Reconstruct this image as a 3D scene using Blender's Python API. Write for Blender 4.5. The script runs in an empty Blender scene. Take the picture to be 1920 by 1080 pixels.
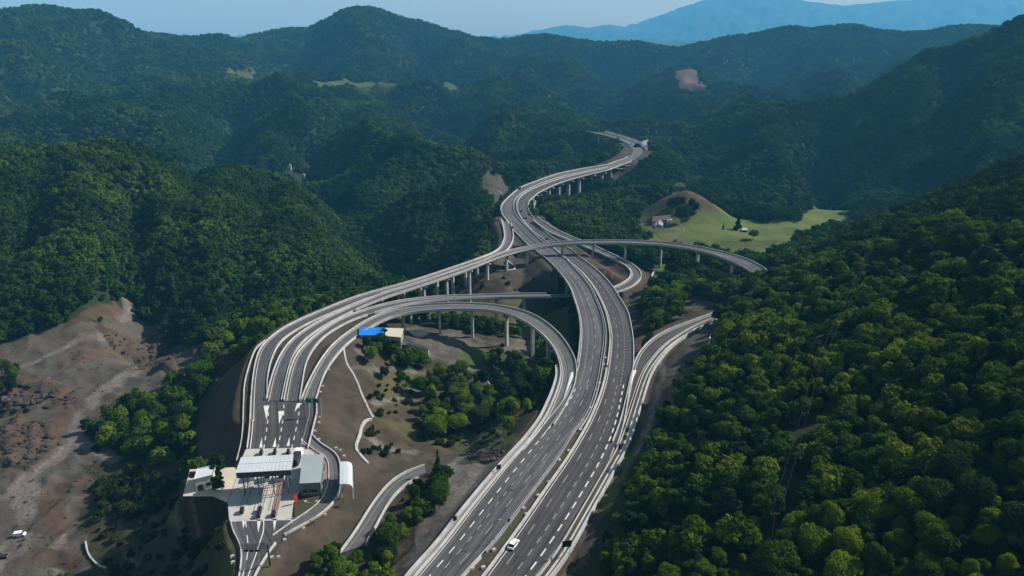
import bpy, math, random
import numpy as np
from mathutils import Vector

random.seed(7)
rng = np.random.default_rng(7)
R = math.radians
scene = bpy.context.scene
COL = scene.collection

# ------------------------------------------------------------------ camera, sky, sun
CAM_H, F, YH = 135.0, 1400.0, 60.0          # camera height, focal length and horizon row of the 1920x1080 photograph
PITCH = math.atan((540 - YH) / F)
cam_d = bpy.data.cameras.new("camera")
cam_d.sensor_width = 36.0
cam_d.lens = F / 1920 * 36.0
cam_d.clip_start = 1.0
cam_d.clip_end = 80000.0
cam = bpy.data.objects.new("camera", cam_d)
cam.location = (0, 0, CAM_H)
cam.rotation_euler = (R(90) - PITCH, 0, 0)
COL.objects.link(cam)
scene.camera = cam

SUN_AZ, SUN_EL = R(68), R(37)                 # azimuth to the right of the view direction
world = bpy.data.worlds.new("World")
scene.world = world
world.use_nodes = True
nt = world.node_tree
sky = nt.nodes.new("ShaderNodeTexSky")
sky.sky_type = 'NISHITA'
sky.sun_disc = False
sky.sun_elevation = SUN_EL
sky.sun_rotation = SUN_AZ
sky.altitude = 150
sky.air_density = 2.2
sky.dust_density = 0.3
sky.ozone_density = 1.0
bg = nt.nodes["Background"]
bg.inputs["Strength"].default_value = 0.06
nt.links.new(sky.outputs[0], bg.inputs["Color"])

sun_d = bpy.data.lights.new("sun", 'SUN')
sun_d.energy = 5.0
sun_d.angle = R(0.5)
sun_d.color = (1.0, 0.93, 0.83)
sun = bpy.data.objects.new("sun", sun_d)
sdir = Vector((math.sin(SUN_AZ) * math.cos(SUN_EL), math.cos(SUN_AZ) * math.cos(SUN_EL), math.sin(SUN_EL)))
sun.rotation_euler = sdir.to_track_quat('Z', 'Y').to_euler()
sun.location = (300, 100, 400)
COL.objects.link(sun)

scene.view_settings.view_transform = 'Standard'
scene.view_settings.look = 'None'
scene.view_settings.gamma = 1.0
scene.view_settings.exposure = 0.74
scene.cycles.max_bounces = 5
scene.cycles.diffuse_bounces = 2
scene.cycles.glossy_bounces = 2
scene.cycles.transmission_bounces = 2
scene.cycles.transparent_max_bounces = 4
scene.cycles.volume_bounces = 2
scene.cycles.use_denoising = True
scene.cycles.use_adaptive_sampling = True
scene.cycles.adaptive_threshold = 0.015

# ------------------------------------------------------------------ survey helpers (photograph pixel -> place on the ground)
CP, SP = math.cos(PITCH), math.sin(PITCH)
def ray(u, v):
    dx = (u - 960) / F; dz = -(v - 540) / F
    return np.array([dx, CP + dz * SP, -SP + dz * CP])
def P(u, v, z=0.0):                            # point at height z
    d = ray(u, v); t = (z - CAM_H) / d[2]
    return np.array([d[0] * t, d[1] * t, z])
def PD(u, v, depth):                           # point at a distance
    return np.array([0, 0, CAM_H]) + ray(u, v) * depth
def lerp_table(x, xs, ys): return float(np.interp(x, xs, ys))
def zM(y): return lerp_table(y, [0, 340, 430, 520, 640, 760, 900, 1300], [0, 0, -6, -13, -17, -19, -20, -22])
def PM(u, v, dz=0.0):                          # a point on the motorway, which falls gently
    z = 0.0
    for _ in range(12):
        p = P(u, v, z + dz); z = zM(p[1])
    return P(u, v, z + dz)
def pts_of(L):
    return np.array([PM(q[0], q[1]) if len(q) == 2 else P(*q) for q in L])
def catmull(pts, step=3.0):
    pts = np.asarray(pts, float)
    p = np.vstack([2 * pts[0] - pts[1], pts, 2 * pts[-1] - pts[-2]])
    out = []
    for i in range(1, len(p) - 2):
        n = max(2, int(np.linalg.norm(p[i + 1] - p[i]) / step))
        t = np.linspace(0, 1, n, endpoint=False)[:, None]
        a, b, c, d = p[i - 1], p[i], p[i + 1], p[i + 2]
        out.append(0.5 * (2 * b + (c - a) * t + (2 * a - 5 * b + 4 * c - d) * t**2 + (3 * b - a - 3 * c + d) * t**3))
    out.append(p[-2][None])
    return np.vstack(out)
def arclen(c):
    return np.concatenate([[0], np.cumsum(np.linalg.norm(np.diff(c[:, :2], axis=0), axis=1))])
def resample(c, n):
    s = arclen(c); q = np.linspace(0, s[-1], n)
    return np.stack([np.interp(q, s, c[:, k]) for k in range(3)], 1)
def smooth(c, it=6):
    c = c.copy()
    for _ in range(it):
        c[1:-1] = 0.5 * c[1:-1] + 0.25 * (c[:-2] + c[2:])
    return c
def ribbon(Lp, Rp, step=2.5, it=8):
    a, b = catmull(Lp, 2.0), catmull(Rp, 2.0)
    n = int(max(arclen(a)[-1], arclen(b)[-1]) / step) + 2
    return smooth(resample(a, n), it), smooth(resample(b, n), it)

# ------------------------------------------------------------------ mesh helpers
class MB:
    def __init__(s): s.v = []; s.f = []
    def add(s, vs, fs):
        o = len(s.v); s.v.extend([tuple(map(float, q)) for q in vs]); s.f.extend([tuple(i + o for i in f) for f in fs])
    def box(s, c, size, rz=0.0, taper=1.0):
        x, y, z = [q / 2 for q in size]; ca, sa = math.cos(rz), math.sin(rz)
        vs = []
        for k, zz in ((1, -z), (taper, z)):
            for xx, yy in ((-x, -y), (x, -y), (x, y), (-x, y)):
                xx *= k; yy *= k
                vs.append((c[0] + xx * ca - yy * sa, c[1] + xx * sa + yy * ca, c[2] + zz))
        s.add(vs, [(3, 2, 1, 0), (4, 5, 6, 7), (0, 1, 5, 4), (1, 2, 6, 5), (2, 3, 7, 6), (3, 0, 4, 7)])
    def prism(s, base, z0, z1):
        n = len(base)
        s.add([(q[0], q[1], z0) for q in base] + [(q[0], q[1], z1) for q in base],
              [tuple(range(n - 1, -1, -1)), tuple(range(n, 2 * n))] + [(i, (i + 1) % n, n + (i + 1) % n, n + i) for i in range(n)])
    def tube(s, p, q, r0, r1=None, n=8):
        r1 = r0 if r1 is None else r1
        p, q = Vector(p), Vector(q); d = (q - p)
        if d.length < 1e-6: return
        d.normalize(); a = d.orthogonal().normalized(); b = d.cross(a)
        vs = [p + (a * math.cos(t) + b * math.sin(t)) * r0 for t in [2 * math.pi * i / n for i in range(n)]]
        vs += [q + (a * math.cos(t) + b * math.sin(t)) * r1 for t in [2 * math.pi * i / n for i in range(n)]]
        s.add(vs, [tuple(range(n - 1, -1, -1)), tuple(range(n, 2 * n))] + [(i, (i + 1) % n, n + (i + 1) % n, n + i) for i in range(n)])
    def sweep(s, c, prof, closed=True, caps=True):
        """profile points (side, up) carried along curve c"""
        c = np.asarray(c); t = np.gradient(c[:, :2], axis=0); t /= np.maximum(np.linalg.norm(t, axis=1, keepdims=True), 1e-9)
        nrm = np.stack([t[:, 1], -t[:, 0]], 1)                    # to the right of travel
        m = len(prof); vs = []
        for i in range(len(c)):
            for a, h in prof:
                vs.append((c[i, 0] + nrm[i, 0] * a, c[i, 1] + nrm[i, 1] * a, c[i, 2] + h))
        fs = []
        for i in range(len(c) - 1):
            for k in range(m if closed else m - 1):
                k2 = (k + 1) % m
                fs.append((i * m + k, i * m + k2, (i + 1) * m + k2, (i + 1) * m + k))
        if closed and caps:
            fs.append(tuple(range(m))); fs.append(tuple(reversed(range((len(c) - 1) * m, len(c) * m))))
        s.add(vs, fs)
    def strip(s, a, b, dz=0.0):
        n = len(a)
        s.add([(p[0], p[1], p[2] + dz) for p in a] + [(p[0], p[1], p[2] + dz) for p in b],
              [(i, n + i, n + i + 1, i + 1) for i in range(n - 1)])
    def build(s, name, mat, parent=None, smooth_shade=False):
        me = bpy.data.meshes.new(name)
        me.from_pydata(s.v, [], s.f); me.update()
        if mat: me.materials.append(mat)
        if smooth_shade:
            me.polygons.foreach_set("use_smooth", [True] * len(me.polygons))
        o = bpy.data.objects.new(name, me); COL.objects.link(o)
        if parent is not None:
            o.parent = parent
            o.location = -Vector(parent.location) if parent.parent is None else -(Vector(parent.location) + Vector(parent.parent.location))
        return o
def thing(name, label, cat, loc=(0, 0, 0), group=None):
    o = bpy.data.objects.new(name, None); COL.objects.link(o)
    o.empty_display_size = 0.5
    o.location = loc; o["label"] = label; o["category"] = cat
    if group: o["group"] = group
    return o
def tag(o, label, cat, group=None):
    o["label"] = label; o["category"] = cat
    if group: o["group"] = group
    return o
def setting(o, kind="structure"):
    o["kind"] = kind; return o
def copy_thing(root, loc, rz=0.0, sc=1.0, label=None, group=None):
    r = root.copy(); COL.objects.link(r)
    r.location = loc; r.rotation_euler = (0, 0, rz)
    r.scale = (sc, sc, sc) if not hasattr(sc, '__len__') else sc
    if label: r["label"] = label
    if group: r["group"] = group
    for ch in list(root.children):
        c = ch.copy(); COL.objects.link(c); c.parent = r
    return r

# ------------------------------------------------------------------ materials
def nmat(name, col, rough=0.85, col2=None, scale=1.0, detail=4, bump=0.0, spec=0.3, metallic=0.0, col3=None, scale3=0.05):
    m = bpy.data.materials.new(name); m.use_nodes = True
    n = m.node_tree; b = n.nodes["Principled BSDF"]
    b.inputs["Roughness"].default_value = rough
    b.inputs["Specular IOR Level"].default_value = spec
    b.inputs["Metallic"].default_value = metallic
    if col2 is None:
        col2 = tuple(c * 0.8 for c in col)
    tc = n.nodes.new("ShaderNodeTexCoord")
    ge = n.nodes.new("ShaderNodeNewGeometry")
    nz = n.nodes.new("ShaderNodeTexNoise"); nz.inputs["Scale"].default_value = scale; nz.inputs["Detail"].default_value = detail
    n.links.new(ge.outputs["Position"], nz.inputs["Vector"])
    mr = n.nodes.new("ShaderNodeMapRange"); mr.inputs[1].default_value = 0.32; mr.inputs[2].default_value = 0.68
    n.links.new(nz.outputs["Fac"], mr.inputs[0])
    mx = n.nodes.new("ShaderNodeMix"); mx.data_type = 'RGBA'
    mx.inputs[6].default_value = (*col, 1); mx.inputs[7].default_value = (*col2, 1)
    n.links.new(mr.outputs[0], mx.inputs[0])
    out = mx.outputs[2]
    if col3 is not None:
        nz3 = n.nodes.new("ShaderNodeTexNoise"); nz3.inputs["Scale"].default_value = scale3; nz3.inputs["Detail"].default_value = 5
        n.links.new(ge.outputs["Position"], nz3.inputs["Vector"])
        mr3 = n.nodes.new("ShaderNodeMapRange"); mr3.inputs[1].default_value = 0.45; mr3.inputs[2].default_value = 0.62
        n.links.new(nz3.outputs["Fac"], mr3.inputs[0])
        m3 = n.nodes.new("ShaderNodeMix"); m3.data_type = 'RGBA'; m3.inputs[7].default_value = (*col3, 1)
        n.links.new(mr3.outputs[0], m3.inputs[0]); n.links.new(out, m3.inputs[6]); out = m3.outputs[2]
    n.links.new(out, b.inputs["Base Color"])
    if bump:
        bp = n.nodes.new("ShaderNodeBump"); bp.inputs["Strength"].default_value = bump; bp.inputs["Distance"].default_value = 0.3
        n.links.new(nz.outputs["Fac"], bp.inputs["Height"]); n.links.new(bp.outputs[0], b.inputs["Normal"])
    return m

M_asphalt = nmat("asphalt", (0.060, 0.060, 0.067), 0.9, (0.050, 0.050, 0.056), 0.35, 6, col3=(0.069, 0.069, 0.075), scale3=0.03)
M_asphalt_new = nmat("asphalt_dark", (0.044, 0.041, 0.045), 0.9, (0.036, 0.034, 0.038), 0.4, 6, col3=(0.052, 0.049, 0.053), scale3=0.03)
M_asphalt_pale = nmat("asphalt_pale", (0.088, 0.088, 0.086), 0.9, (0.072, 0.072, 0.073), 0.3, 6)
M_white = nmat("road_paint", (0.55, 0.54, 0.52), 0.7, (0.44, 0.43, 0.42), 0.6, 4)
M_paint_dim = nmat("worn_paint", (0.27, 0.265, 0.265), 0.8, (0.17, 0.17, 0.17), 0.5, 4)
M_conc = nmat("white_concrete", (0.41, 0.395, 0.385), 0.85, (0.29, 0.28, 0.27), 0.25, 6)
M_conc_grey = nmat("grey_concrete", (0.22, 0.215, 0.215), 0.9, (0.165, 0.16, 0.16), 0.2, 6)
M_conc_pale = nmat("pad_concrete", (0.38, 0.37, 0.35), 0.9, (0.32, 0.31, 0.29), 0.15, 6)
M_conc_cream = nmat("cream_concrete", (0.45, 0.40, 0.31), 0.9, (0.39, 0.34, 0.27), 0.15, 6)
M_rail = nmat("galvanised_rail", (0.32, 0.32, 0.34), 0.5, (0.22, 0.22, 0.24), 0.5, 3, metallic=0.3)
M_dark = nmat("dark_metal", (0.02, 0.02, 0.022), 0.5)
M_roof = nmat("pale_roof_sheet", (0.44, 0.47, 0.50), 0.5, (0.38, 0.41, 0.44), 0.12, 5)
M_roof_grey = nmat("grey_roof_membrane", (0.25, 0.29, 0.30), 0.7, (0.22, 0.25, 0.265), 0.15, 5)
M_wallwhite = nmat("white_wall", (0.5, 0.5, 0.5), 0.7, (0.42, 0.42, 0.42), 0.3)
M_walldark = nmat("dark_cladding", (0.035, 0.04, 0.05), 0.6, (0.028, 0.03, 0.04), 0.3)
M_officewall = nmat("office_cladding_shaded", (0.11, 0.12, 0.135), 0.7, (0.09, 0.10, 0.115), 0.3)  # grey darkened so the colour itself carries the office front's shade
M_pier = nmat("pier_concrete", (0.36, 0.355, 0.35), 0.9, (0.24, 0.235, 0.23), 0.3, 5)
M_parapet = nmat("bridge_parapet", (0.33, 0.32, 0.325), 0.85, (0.25, 0.24, 0.245), 0.2, 6)
M_glass = nmat("dark_glass", (0.015, 0.02, 0.03), 0.12, spec=0.6)
M_blue = nmat("blue_sheet", (0.0, 0.16, 0.55), 0.45, (0.0, 0.13, 0.46), 0.2)
M_red = nmat("red_paint", (0.55, 0.02, 0.02), 0.5)
M_redpave = nmat("red_paving", (0.24, 0.16, 0.155), 0.9, (0.19, 0.12, 0.12), 0.5)
M_carwhite = nmat("white_car_paint", (0.75, 0.75, 0.76), 0.25, (0.72, 0.72, 0.73), 0.5, spec=0.5)
M_cardark = nmat("black_car_paint", (0.012, 0.012, 0.014), 0.25, spec=0.5)
M_tyre = nmat("rubber", (0.012, 0.012, 0.012), 0.9)
M_green = nmat("green_sign", (0.0, 0.11, 0.055), 0.5)
M_signback = nmat("sign_back", (0.015, 0.015, 0.017), 0.6)
M_wood = nmat("bark", (0.07, 0.055, 0.04), 0.95, (0.045, 0.035, 0.028), 1.5)
M_rock = nmat("rock", (0.055, 0.045, 0.040), 0.95, (0.018, 0.015, 0.014), 0.4, 6, bump=0.6)
M_rooftile = nmat("dark_roof_tile", (0.07, 0.035, 0.045), 0.8, (0.05, 0.028, 0.038), 0.6)
M_pinkwall = nmat("pink_render", (0.5, 0.3, 0.25), 0.85, (0.4, 0.24, 0.2), 0.5)
M_soilstrip = nmat("median_soil", (0.055, 0.044, 0.030), 0.95, (0.028, 0.025, 0.017), 0.5, 6, col3=(0.036, 0.045, 0.012), scale3=0.06)
M_track = nmat("dirt_track", (0.27, 0.235, 0.21), 0.95, (0.19, 0.165, 0.15), 0.2, 6)

def wear(m, amt=.35):
    n = m.node_tree; b = n.nodes["Principled BSDF"]; src = b.inputs["Base Color"].links[0].from_socket
    uv = n.nodes.new("ShaderNodeUVMap"); uv.uv_map = "along"
    def noise(sx, sy, det=4):
        mp = n.nodes.new("ShaderNodeMapping"); mp.inputs["Scale"].default_value = (sx, sy, 1); n.links.new(uv.outputs[0], mp.inputs[0])
        q = n.nodes.new("ShaderNodeTexNoise"); q.inputs["Scale"].default_value = 1; q.inputs["Detail"].default_value = det; n.links.new(mp.outputs[0], q.inputs["Vector"]); return q.outputs["Fac"]
    def rmp(f, a, bb, c, d):
        q = n.nodes.new("ShaderNodeMapRange"); n.links.new(f, q.inputs[0])
        for i, v in enumerate((a, bb, c, d)): q.inputs[i + 1].default_value = v
        return q.outputs[0]
    def mult(f, g):
        q = n.nodes.new("ShaderNodeMath"); q.operation = 'MULTIPLY'; n.links.new(f, q.inputs[0]); n.links.new(g, q.inputs[1]); return q.outputs[0]
    tracks = rmp(noise(1.1, .006), .35, .65, 1 - amt, 1 + amt)          # tyre paths run with the road
    mp = n.nodes.new("ShaderNodeMapping"); mp.inputs["Scale"].default_value = (.11, .016, 1); n.links.new(uv.outputs[0], mp.inputs[0])
    vo = n.nodes.new("ShaderNodeTexVoronoi"); vo.distance = 'CHEBYCHEV'; vo.inputs["Scale"].default_value = 1; vo.inputs["Randomness"].default_value = .9; n.links.new(mp.outputs[0], vo.inputs["Vector"])
    sp = n.nodes.new("ShaderNodeSeparateColor"); n.links.new(vo.outputs["Color"], sp.inputs[0])
    patch = rmp(sp.outputs[0], 0, 1, 1 - amt * .4, 1 + amt * .4)
    stain = rmp(noise(.5, .09, 6), .55, .75, 1.0, 1 - amt)
    f = mult(mult(tracks, patch), stain)
    mx = n.nodes.new("ShaderNodeVectorMath"); mx.operation = 'SCALE'; n.links.new(src, mx.inputs[0]); n.links.new(f, mx.inputs[3]); n.links.new(mx.outputs[0], b.inputs["Base Color"])
for m_ in (M_asphalt, M_asphalt_new, M_asphalt_pale): wear(m_, .45)

def leaf_mat(name, a, b, c, trans=0.33, own=.75, stand=1.0):
    m = bpy.data.materials.new(name); m.use_nodes = True
    n = m.node_tree; n.nodes.clear()
    out = n.nodes.new("ShaderNodeOutputMaterial")
    oi = n.nodes.new("ShaderNodeObjectInfo")
    ge = n.nodes.new("ShaderNodeNewGeometry")
    r = n.nodes.new("ShaderNodeValToRGB")
    r.color_ramp.elements[0].position = 0.0; r.color_ramp.elements[0].color = (*a, 1)
    r.color_ramp.elements[1].position = 1.0; r.color_ramp.elements[1].color = (*c, 1)
    e = r.color_ramp.elements.new(0.55); e.color = (*b, 1)
    # slow change from one stand of trees to the next, plus a tint of its own for every tree
    nz = n.nodes.new("ShaderNodeTexNoise"); nz.inputs["Scale"].default_value = 0.014; nz.inputs["Detail"].default_value = 5
    n.links.new(oi.outputs["Location"], nz.inputs["Vector"])
    ma = n.nodes.new("ShaderNodeMath"); ma.operation = 'MULTIPLY_ADD'
    n.links.new(oi.outputs["Random"], ma.inputs[0]); ma.inputs[1].default_value = own
    mb = n.nodes.new("ShaderNodeMath"); mb.operation = 'SUBTRACT'; n.links.new(nz.outputs["Fac"], mb.inputs[0]); mb.inputs[1].default_value = 0.38
    ms_ = n.nodes.new("ShaderNodeMath"); ms_.operation = 'MULTIPLY'; n.links.new(mb.outputs[0], ms_.inputs[0]); ms_.inputs[1].default_value = stand; n.links.new(ms_.outputs[0], ma.inputs[2])
    n.links.new(ma.outputs[0], r.inputs[0])
    nl = n.nodes.new("ShaderNodeTexNoise"); nl.inputs["Scale"].default_value = 0.9; nl.inputs["Detail"].default_value = 3
    n.links.new(ge.outputs["Position"], nl.inputs["Vector"])
    mr = n.nodes.new("ShaderNodeMapRange"); mr.inputs[1].default_value = 0.3; mr.inputs[2].default_value = 0.7; mr.inputs[3].default_value = 0.65; mr.inputs[4].default_value = 1.3
    n.links.new(nl.outputs["Fac"], mr.inputs[0])
    mx = n.nodes.new("ShaderNodeVectorMath"); mx.operation = 'SCALE'
    n.links.new(r.outputs[0], mx.inputs[0]); n.links.new(mr.outputs[0], mx.inputs[3])
    d = n.nodes.new("ShaderNodeBsdfDiffuse"); t = n.nodes.new("ShaderNodeBsdfTranslucent")
    n.links.new(mx.outputs[0], d.inputs[0]); n.links.new(mx.outputs[0], t.inputs[0])
    ms = n.nodes.new("ShaderNodeMixShader"); ms.inputs[0].default_value = trans
    n.links.new(d.outputs[0], ms.inputs[1]); n.links.new(t.outputs[0], ms.inputs[2])
    n.links.new(ms.outputs[0], out.inputs[0])
    return m
M_leaf = leaf_mat("broadleaf_foliage", (0.013, 0.030, 0.007), (0.048, 0.092, 0.010), (0.145, 0.200, 0.016))
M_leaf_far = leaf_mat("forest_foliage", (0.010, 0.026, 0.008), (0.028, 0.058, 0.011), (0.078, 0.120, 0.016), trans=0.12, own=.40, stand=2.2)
M_leaf_b = leaf_mat("dark_broadleaf_foliage", (0.010, 0.022, 0.010), (0.018, 0.040, 0.014), (0.035, 0.062, 0.018))
M_leaf_c = leaf_mat("yellow_broadleaf_foliage", (0.034, 0.066, 0.009), (0.062, 0.105, 0.012), (0.115, 0.155, 0.018))
M_leaf_dark = leaf_mat("conifer_foliage", (0.012, 0.022, 0.012), (0.016, 0.03, 0.014), (0.025, 0.04, 0.018), trans=0.1)
M_shrub = leaf_mat("shrub_foliage", (0.016, 0.024, 0.009), (0.028, 0.038, 0.011), (0.055, 0.062, 0.018))

# ------------------------------------------------------------------ road survey (photograph pixels, optional height)
A = [(752,1120),(782,1080),(830,1025),(872,970),(920,910),(961,860),(1005,810),(1030,780),(1056,748),(1072,716),(1080,697),(1085,675),(1089,635),(1089,610),(1085,585),(1077,560),(1070,540),(1057,520),(1040,500),(1027,487),(1005,470),(991,460),(962,430),(949,412),(941,400),(940,387),(950,374),(975,353),(1006,340),(1050,325),(1100,315),(1140,308.5)]
B = [(838,1120),(867,1080),(920,1025),(955,980),(1007,910),(1045,860),(1075,810),(1095,785),(1114,735),(1124,685),(1131,635),(1130,610),(1124,585),(1114,560),(1105,540),(1090,520),(1072,500),(1061,487),(1045,472),(1019,457),(994,434),(977,417),(966,404),(962,387),(967,372),(980,361),(1006,347),(1050,332),(1100,321),(1140,313)]
C = [(880,1120),(912,1080),(952,1025),(991,970),(1032,910),(1067,860),(1097,810),(1110,785),(1130,735),(1141,685),(1146,635),(1143,610),(1137,585),(1126,560),(1115,540),(1100,520),(1080,500),(1057,482),(1030,457),(997,431),(980,412),(971,397),(969,387),(971,377),(981,365),(1007,351),(1050,335.5),(1100,323),(1140,314.5)]
D = [(975,1120),(1010,1080),(1050,1025),(1085,970),(1120,910),(1146,860),(1163,815),(1172,775),(1178,735),(1185,697),(1187,672),(1186,635),(1182,610),(1176,585),(1161,560),(1149,540),(1132,520),(1110,500),(1085,482),(1075,472),(1047,454),(1022,435),(1004,415),(992,398),(989,387),(992,377),(1004,366),(1012,360),(1050,343),(1100,328.5),(1140,319)]
LCa, LCb = ribbon(pts_of(A), pts_of(B))
RCa, RCb = ribbon(pts_of(C), pts_of(D))
# beyond the far bridge: the two carriageways past the tunnel mouth
zt = -22
FA_l = [(1140,308.5),(1155,303,zt),(1172,297,zt),(1183,290,zt),(1187,284,zt),(1184,277,zt),(1177,270,zt),(1166,264.5,zt),(1145,257,zt),(1122,251.5,zt),(1100,246,zt)]
FA_r = [(1140,319),(1160,311.5,zt),(1180,304,zt),(1194,296,zt),(1203,287.5,zt),(1205,280,zt),(1199,273,zt),(1188,267,zt),(1170,260.5,zt),(1147,254,zt),(1124,248.5,zt)]
FAa, FAb = ribbon(pts_of(FA_l), pts_of(FA_r))
FB_l = [(1211,281,zt),(1204,273,zt),(1192,266.5,zt),(1174,260,zt),(1155,254,zt),(1132,248,zt)]
FB_r = [(1214.5,277.5,zt),(1207,270,zt),(1195,263.5,zt),(1178,257.5,zt),(1158,251.5,zt),(1136,246,zt)]
FBa, FBb = ribbon(pts_of(FB_l), pts_of(FB_r))
# loop ramp: toll -> round -> joins the left carriageway
LO_far = [(567,750,0),(573,732,0),(580,717,0),(600,680,0),(625,647,0),(655,623,0),(692,600,0),(738,581,0),(790,573,0),(850,570,0),(902,571,0),(952,577,0),(990,587,0),(1022,605,0),(1050,630,0),(1066,653,0),(1077,675,0),(1080,700,0),(1072,735,0),(1056,765,0),(1042,790,0),(1018,822,0)]
LO_near = [(590,752,0),(595,735,0),(605,705,0),(620,680,0),(638,658,0),(660,637,0),(690,617,0),(725,598,0),(777,586,0),(840,581,0),(900,581,0),(940,586,0),(975,598,0),(1004,616,0),(1027,637,0),(1043,660,0),(1052,688,0),(1053,706,0),(1046,733,0),(1035,760,0),(1022,787,0),(1000,817,0),(978,843,0)]
LOa, LOb = ribbon(pts_of(LO_far), pts_of(LO_near))
# off ramp (from the north) running beside the flyover to the toll
OF_l = [(472,790,0),(473,750,0),(476,710,0),(482,675,0),(492,650,0),(508,634,0),(530,617,0),(570,597,0),(620,576,0),(665,558,0),(710,545,-1),(765,530,-2),(815,514,-4),(865,497,-6),(905,483,-8),(925,475,-10),(939,465,-11),(947,447,-12),(946,432,-13),(941,412,-13.5)]
OF_r = [(500,750,0),(499,720,0),(503,690,0),(510,668,0),(522,645,0),(542,627,0),(585,603,0),(627,585,0),(668,568,0),(712,551,-1),(768,535,-2),(818,519,-4),(868,502,-6),(908,488,-8),(934,479,-10),(951,468,-11),(960,452,-12),(961,437,-13),(957,420,-13.5)]
OFa, OFb = ribbon(pts_of(OF_l), pts_of(OF_r))
# flyover: toll -> over the motorway -> right hillside
FL_l = [(501,750,0.1),(511,707,0.1),(525,670,0.1),(546,640,0.1),(582,613,0.1),(627,590,0.1),(668,572,0.1),(715,552,0),(765,537,-0.5),(815,521,-1),(868,503.5,-2),(910,488,-2.5),(940,475,-3),(990,463,-3.5),(1040,456,-3.5),(1077,453,-3),(1115,451.5,-3),(1180,452,-2),(1255,456,-1),(1317,465,0),(1360,475,0),(1400,487,0),(1432,504,0),(1445,516,0)]
FL_r = [(526,752,0.1),(536,705,0.1),(545,675,0.1),(561,648,0.1),(592,621,0.1),(640,594,0.1),(690,571,0.1),(735,554,0),(790,536,-0.5),(840,519,-1),(890,501,-2),(915,491,-2.5),(945,480,-3),(990,468,-3.5),(1040,461,-3.5),(1077,458,-3),(1115,457,-3),(1180,457,-2),(1255,461.5,-1),(1317,472,0),(1350,482,0),(1380,494,0),(1407,509,0),(1425,522,0)]
FLa, FLb = ribbon(pts_of(FL_l), pts_of(FL_r))
# middle ramp: toll -> beneath the motorway viaduct
MI_l = [(534,752,0.2),(540,720,0.2),(547,690,0.2),(561,660,0.2),(586,635,0.2),(615,613,0.2),(645,596,0),(690,580,-1),(740,567,-2),(790,560,-4),(840,556,-6),(915,554,-9),(965,552.5,-10.5),(1015,552,-12),(1075,551,-12.5),(1135,545,-13)]
MI_r = [(560,752,0.2),(565,720,0.2),(572,682,0.2),(586,655,0.2),(611,628,0.2),(641,610,0.2),(666,598,0),(705,586,-1),(750,574,-2),(800,566,-4),(850,561.5,-6),(920,559,-9),(967,558,-10.5),(1015,557.5,-12),(1075,557,-12.5),(1140,552,-13)]
MIa, MIb = ribbon(pts_of(MI_l), pts_of(MI_r))
# right under-ramp rising to the motorway in the north
UR_l = [(1130,546,-13),(1152,540,-13),(1167,533,-13),(1180,524,-13),(1185,512,-13),(1176,500,-13),(1158,490,-13),(1130,477,-13),(1097,463,-13),(1060,448,-14),(1025,432,-14),(1000,413,-14.5)]
UR_r = [(1140,553,-13),(1160,547,-13),(1180,540,-13),(1195,530,-13),(1202,517,-13),(1194,503,-13),(1174,490,-13),(1140,474,-13),(1110,460,-13),(1070,444,-14),(1037,428,-14),(1008,409,-14.5)]
URa, URb = ribbon(pts_of(UR_l), pts_of(UR_r))
# right ramp: joins the right carriageway
RR_l = [(1150,830,-.03),(1165,790,-.03),(1177,740,-.03),(1186,700,-.03),(1197,667,-.03),(1222,638,-.03),(1255,619,-.03),(1292,605,-.03),(1330,591,-.03),(1360,581,-.03)]
RR_r = [(1160,835,-.03),(1175,793,-.03),(1188,752,-.03),(1205,702,-.03),(1222,675,-.03),(1249,645,-.03),(1284,622,-.03),(1312,606,-.03),(1340,596,-.03),(1366,587,-.03)]
RRa, RRb = ribbon(pts_of(RR_l), pts_of(RR_r))
# toll plaza roads
TN_l = [(466,842,-.02),(469,820,-.02),(471,800,-.02),(472,775,-.02),(473,745,-.02)]
TN_r = [(575,842,-.02),(583,812,-.02),(588,790,-.02),(592,776,-.02),(591,745,-.02)]
TNa, TNb = ribbon(pts_of(TN_l), pts_of(TN_r), it=2)
TS_l = [(430,976,-.02),(431,990,-.02),(441,1010,-.02),(450,1029,-.02),(450,1050,-.02),(446,1079,-.02),(438,1120,-.02)]
TS_r = [(546,974,-.02),(548,990,-.02),(536,1004,-.02),(516,1021,-.02),(504,1042,-.02),(487,1067,-.02),(465,1120,-.02)]
TSa, TSb = ribbon(pts_of(TS_l), pts_of(TS_r), it=2)
SV_l = [(566,828,-.05),(592,848,-.05),(611,860,-.05),(615,880,-.05),(614,905,-.05),(605,932,-.05),(590,949,-.05),(545,979,-.05),(510,1004,-.05)]
SV_r = [(586,814,-.05),(606,834,-.05),(630,848,-.05),(640,868,-.05),(641,905,-.05),(634,935,-.05),(611,960,-.05),(590,975,-.05),(535,1005,-.05)]
SVa, SVb = ribbon(pts_of(SV_l), pts_of(SV_r), it=2)
# small road below the plaza
zs = -6
SM_l = [(640,1037,zs),(650,1024,zs),(668,1000,zs),(701,945,zs),(736,902,zs),(765,884,zs),(797,875,zs)]
SM_r = [(683,1022,zs),(692,1008,zs),(704,985,zs),(722,950,zs),(745,920,zs),(772,900,zs),(800,888,zs)]
SMa, SMb = ribbon(pts_of(SM_l), pts_of(SM_r))

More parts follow.
